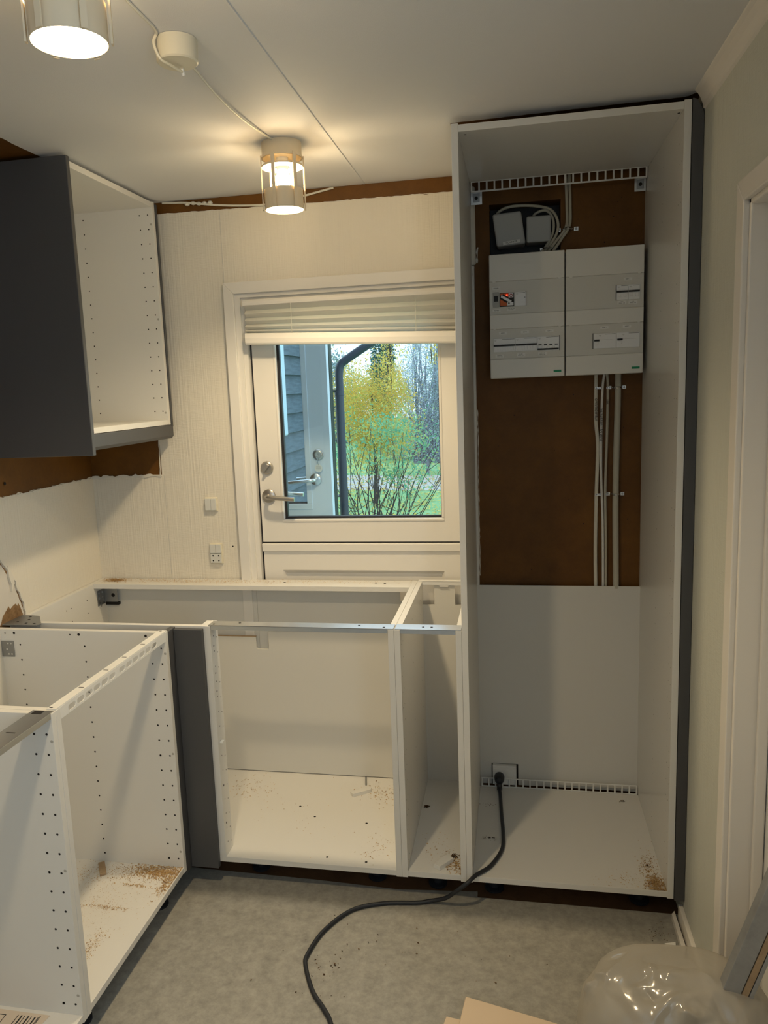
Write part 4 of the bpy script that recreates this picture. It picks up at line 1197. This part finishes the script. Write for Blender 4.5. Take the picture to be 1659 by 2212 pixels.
dp = thing('downpipe', 'dark blue rainwater downpipe with a bent top outside', 'downpipe', (-1.31, 4.36, GZ))
MB().tube([(-1.31, 4.36, GZ), (-1.31, 4.36, 1.58)], .038, 16).build('lower_pipe', M_pipe, dp, smooth=True)
MB().tube(spline([(-1.305, 4.36, 1.55), (-1.305, 4.36, 1.72), (-1.285, 4.36, 1.80), (-1.22, 4.36, 1.85), (-1.0, 4.36, 1.98), (-.80, 4.36, 2.10)], 6), .035, 16).build('bent_pipe', M_pipe, dp, smooth=True)
MB().lathe([(.0385, -.02), (.041, -.018), (.041, .018), (.0385, .02)], (-1.31, 4.36, 1.56), 20).build('collar', M_pipe, dp, smooth=True)
MB().tube([(-1.37, 4.29, 1.58), (-1.33, 4.36, 1.58)], .012, 8).build('bracket', M_greenpost, dp)
MB().tube([(-1.37, 4.29, .68), (-1.33, 4.36, .68)], .012, 8).build('bracket', M_steel, dp)

M_lf_yel = leafmat('yellow_leaves', (0.74, 0.44, 0.07), (0.80, 0.62, 0.16), (0.40, 0.50, 0.14))
M_lf_grn = leafmat('green_leaves', (0.12, 0.40, 0.26), (0.25, 0.55, 0.34), (0.50, 0.60, 0.22))
M_lf_blu = leafmat('bluish_twigs', (0.34, 0.40, 0.54), (0.48, 0.56, 0.68), (0.40, 0.56, 0.34))  # tones lightened: distance haze is put into the thicket's own colour
M_lf_con = leafmat('conifer_needles', (0.02, 0.10, 0.10), (0.05, 0.17, 0.16), (0.08, 0.24, 0.18))
M_lf_fal = leafmat('fallen_leaves', (0.80, 0.60, 0.10), (0.85, 0.74, 0.30), (0.55, 0.36, 0.10))
M_lf_bir = leafmat('birch_leaves', (0.78, 0.56, 0.10), (0.88, 0.72, 0.25), (0.70, 0.45, 0.08))
M_lf_bak = leafmat('thicket_leaves', (0.20, 0.30, 0.32), (0.34, 0.44, 0.48), (0.44, 0.48, 0.34))


def leaves(mb, r_, p, s):
    a = Vector((r_.gauss(0, 1), r_.gauss(0, 1), r_.gauss(0, 1))).normalized()
    b = a.cross(Vector((r_.gauss(0, 1), r_.gauss(0, 1), r_.gauss(0, 1)))).normalized()
    l = s * r_.uniform(.6, 1.4)
    p = Vector(p)
    mb.add([p - a * l, p + b * l * .45, p + a * l, p - b * l * .45], [(0, 1, 2, 3)])


def bush(name, label, cat, c, rad, n, s, matl, seed, trunk=True, bark=M_bark, twigs=0, clumps=26):
    r_ = random.Random(seed)
    t = thing(name, label, cat, (c[0], c[1], GZ))
    mb = MB()
    cl = []
    for _ in range(clumps):
        while True:
            q = Vector((r_.uniform(-1, 1), r_.uniform(-1, 1), r_.uniform(-1, 1)))
            if q.length < 1: break
        cl.append((Vector((c[0] + q.x * rad[0] * .8, c[1] + q.y * rad[1] * .8, c[2] + q.z * rad[2] * .8)), r_.uniform(.22, .42)))
    for _ in range(n):
        k, rr = r_.choice(cl)
        p = k + Vector((r_.gauss(0, .5) * rad[0] * rr, r_.gauss(0, .5) * rad[1] * rr, r_.gauss(0, .5) * rad[2] * rr))
        leaves(mb, r_, p, s)
    mb.build('foliage', matl, t, kind='stuff')
    tb = MB()
    if trunk:
        tb.tube([(c[0], c[1], GZ), (c[0] + .03, c[1], (GZ + c[2]) / 2), (c[0], c[1], c[2] + rad[2] * .3)], .03, 8, radii=[.035, .025, .012])
    for _ in range(twigs):
        k, rr = r_.choice(cl)
        st = Vector((c[0] + r_.uniform(-.3, .3) * rad[0], c[1], max(GZ, c[2] - rad[2] * .9)))
        tb.tube([st, st.lerp(k, .5) + Vector((r_.uniform(-.1, .1), 0, .05)), k + Vector((0, 0, rad[2] * .2))], .012, 5, radii=[.010, .007, .003])
    if tb.v: tb.build('branches', bark, t, smooth=True, kind='stuff')
    return t


bush('autumn_tree', 'yellow leaved tree behind the shrub in the garden', 'tree', (-1.98, 9.6, 1.25), (.74, .8, .95), 30000, .0155, M_lf_yel, 1, clumps=60)
bush('thicket_bush', 'bluish bare thicket with few leaves at the right of the garden view', 'bush', (-1.62, 13.8, 1.50), (.95, .7, 1.65), 32000, .0145, M_lf_blu, 2, True, M_bark2, 160, 90)
bush('conifer', 'dark green conifer far behind the yellow tree', 'tree', (-3.55, 20, 1.9), (.42, .5, 1.7), 9000, .04, M_lf_con, 3, True, M_bark, 0, 50)
bush('distant_hedge', 'far grey green hedge behind the yellow tree', 'bush', (-5.9, 24, 1.0), (1.3, 1, 1.9), 14000, .05, M_lf_bak, 4, False, M_bark, 0, 50)
bush('distant_hedge', 'far grey green hedge at the right end of the lawn', 'bush', (-1.6, 24, 1.9), (1.35, 1, 2.9), 20000, .05, M_lf_bak, 5, False, M_bark, 0, 50)
bush('low_bush', 'low olive bush at the far end of the lawn', 'bush', (-2.3, 17.0, .25), (1.3, .6, .45), 8000, .03, M_lf_bak, 6, False, M_bark, 0, 30)

bush('distant_hedge', 'far grey green hedge beyond the right edge of the door pane', 'bush', (3.0, 23, 1.6), (1.7, 1, 2.4), 14000, .055, M_lf_bak, 9, False, M_bark, 0, 50)
bush('distant_hedge', 'farthest right grey green hedge beyond the door pane', 'bush', (7.4, 22, 1.6), (1.7, 1, 2.4), 12000, .055, M_lf_bak, 10, False, M_bark, 0, 50)

# shrub with many bare stems and green tops
shr = thing('garden_shrub', 'multi stemmed shrub with green leaf tops just outside', 'shrub', (-1.12, 5.0, GZ))
rs = random.Random(8)
stm, lvs = MB(), MB()
for k in range(36):
    b0 = Vector((-1.16 + rs.gauss(0, .08), 5.0 + rs.gauss(0, .10), GZ))
    ang_ = rs.gauss(.12, .25)
    h = rs.uniform(.95, 1.50)
    tip = b0 + Vector((math.sin(ang_) * h, rs.gauss(0, .2), math.cos(ang_) * h))
    midp = b0.lerp(tip, .5) + Vector((rs.gauss(0, .05), 0, 0))
    stm.tube(spline([b0, b0.lerp(midp, .5) + Vector((rs.gauss(0, .02), 0, 0)), midp, midp.lerp(tip, .5) + Vector((rs.gauss(0, .03), 0, 0)), tip], 2), .008, 5, radii=[.0068 - .0006 * i for i in range(9)])
    for _ in range(2):
        f0 = b0.lerp(tip, rs.uniform(.45, .8))
        stm.tube([f0, f0 + Vector((rs.gauss(0, .12), rs.gauss(0, .1), rs.uniform(.08, .25)))], .0028, 4)
    if rs.random() < .8:
        for _ in range(60):
            leaves(lvs, rs, tip + Vector((rs.gauss(0, .08), rs.gauss(0, .08), rs.gauss(0, .08))), .0165)
for _ in range(700):
    leaves(lvs, rs, (-.95 + rs.gauss(0, .20), 5.0 + rs.gauss(0, .2), 1.18 + rs.gauss(0, .10)), .0165)
for _ in range(130):
    leaves(lvs, rs, (-.98 + rs.gauss(0, .05), 4.95 + rs.gauss(0, .05), .80 + rs.gauss(0, .07)), .018)
stm.build('stems', M_bark, shr, smooth=True, kind='stuff')
lvs.build('foliage', M_lf_grn, shr, kind='stuff')

# hanging birch twigs at the top of the view
for (x, w, z0, z1, n, lab) in ((-1.13, .055, 1.55, 2.5, 420, 'yellow birch twigs hanging in the middle of the door pane'), (-.64, .05, 1.80, 2.5, 200, 'yellow birch twigs hanging at the right edge of the door pane')):
    t = thing('birch_twigs', lab, 'branch', (x, 6.0, z0))
    mb, tb = MB(), MB()
    for k in range(5):
        xx = x + rs.uniform(-w, w)
        tb.tube([(xx, 6.0, 2.6), (xx + rs.uniform(-.02, .02), 6.0, (z0 + z1) / 2), (xx, 6.0, z0 + rs.uniform(0, .2))], .003, 4)
    for _ in range(n):
        leaves(mb, rs, (x + rs.gauss(0, w * .7), 6.0 + rs.gauss(0, .05), rs.uniform(z0, z1)), .015)
    for _ in range(n // 3):
        leaves(mb, rs, (x + rs.gauss(0, .22), 6.0 + rs.gauss(0, .1), rs.uniform(z1 - .65, z1)), .018)
    tb.build('twigs', M_bark, t, kind='stuff'); mb.build('foliage', M_lf_bir, t, kind='stuff')

mb = MB()
for _ in range(6500):
    y = rs.uniform(6, 18); x = rs.uniform(-.30, -.02) * (y + 2.2) + .16 + rs.gauss(0, .8)
    a = rs.uniform(0, PI); l = rs.uniform(.018, .036)
    mb.add([(x - math.cos(a) * l, y - math.sin(a) * l, GZ + .016), (x + math.sin(a) * l * .6, y - math.cos(a) * l * .6, GZ + .03), (x + math.cos(a) * l, y + math.sin(a) * l, GZ + .016), (x - math.sin(a) * l * .6, y + math.cos(a) * l * .6, GZ + .024)], [(0, 1, 2, 3)])
tag(mb.build('fallen_leaves', M_lf_fal), 'yellow leaves fallen on the lawn', 'leaves', None, 'stuff')
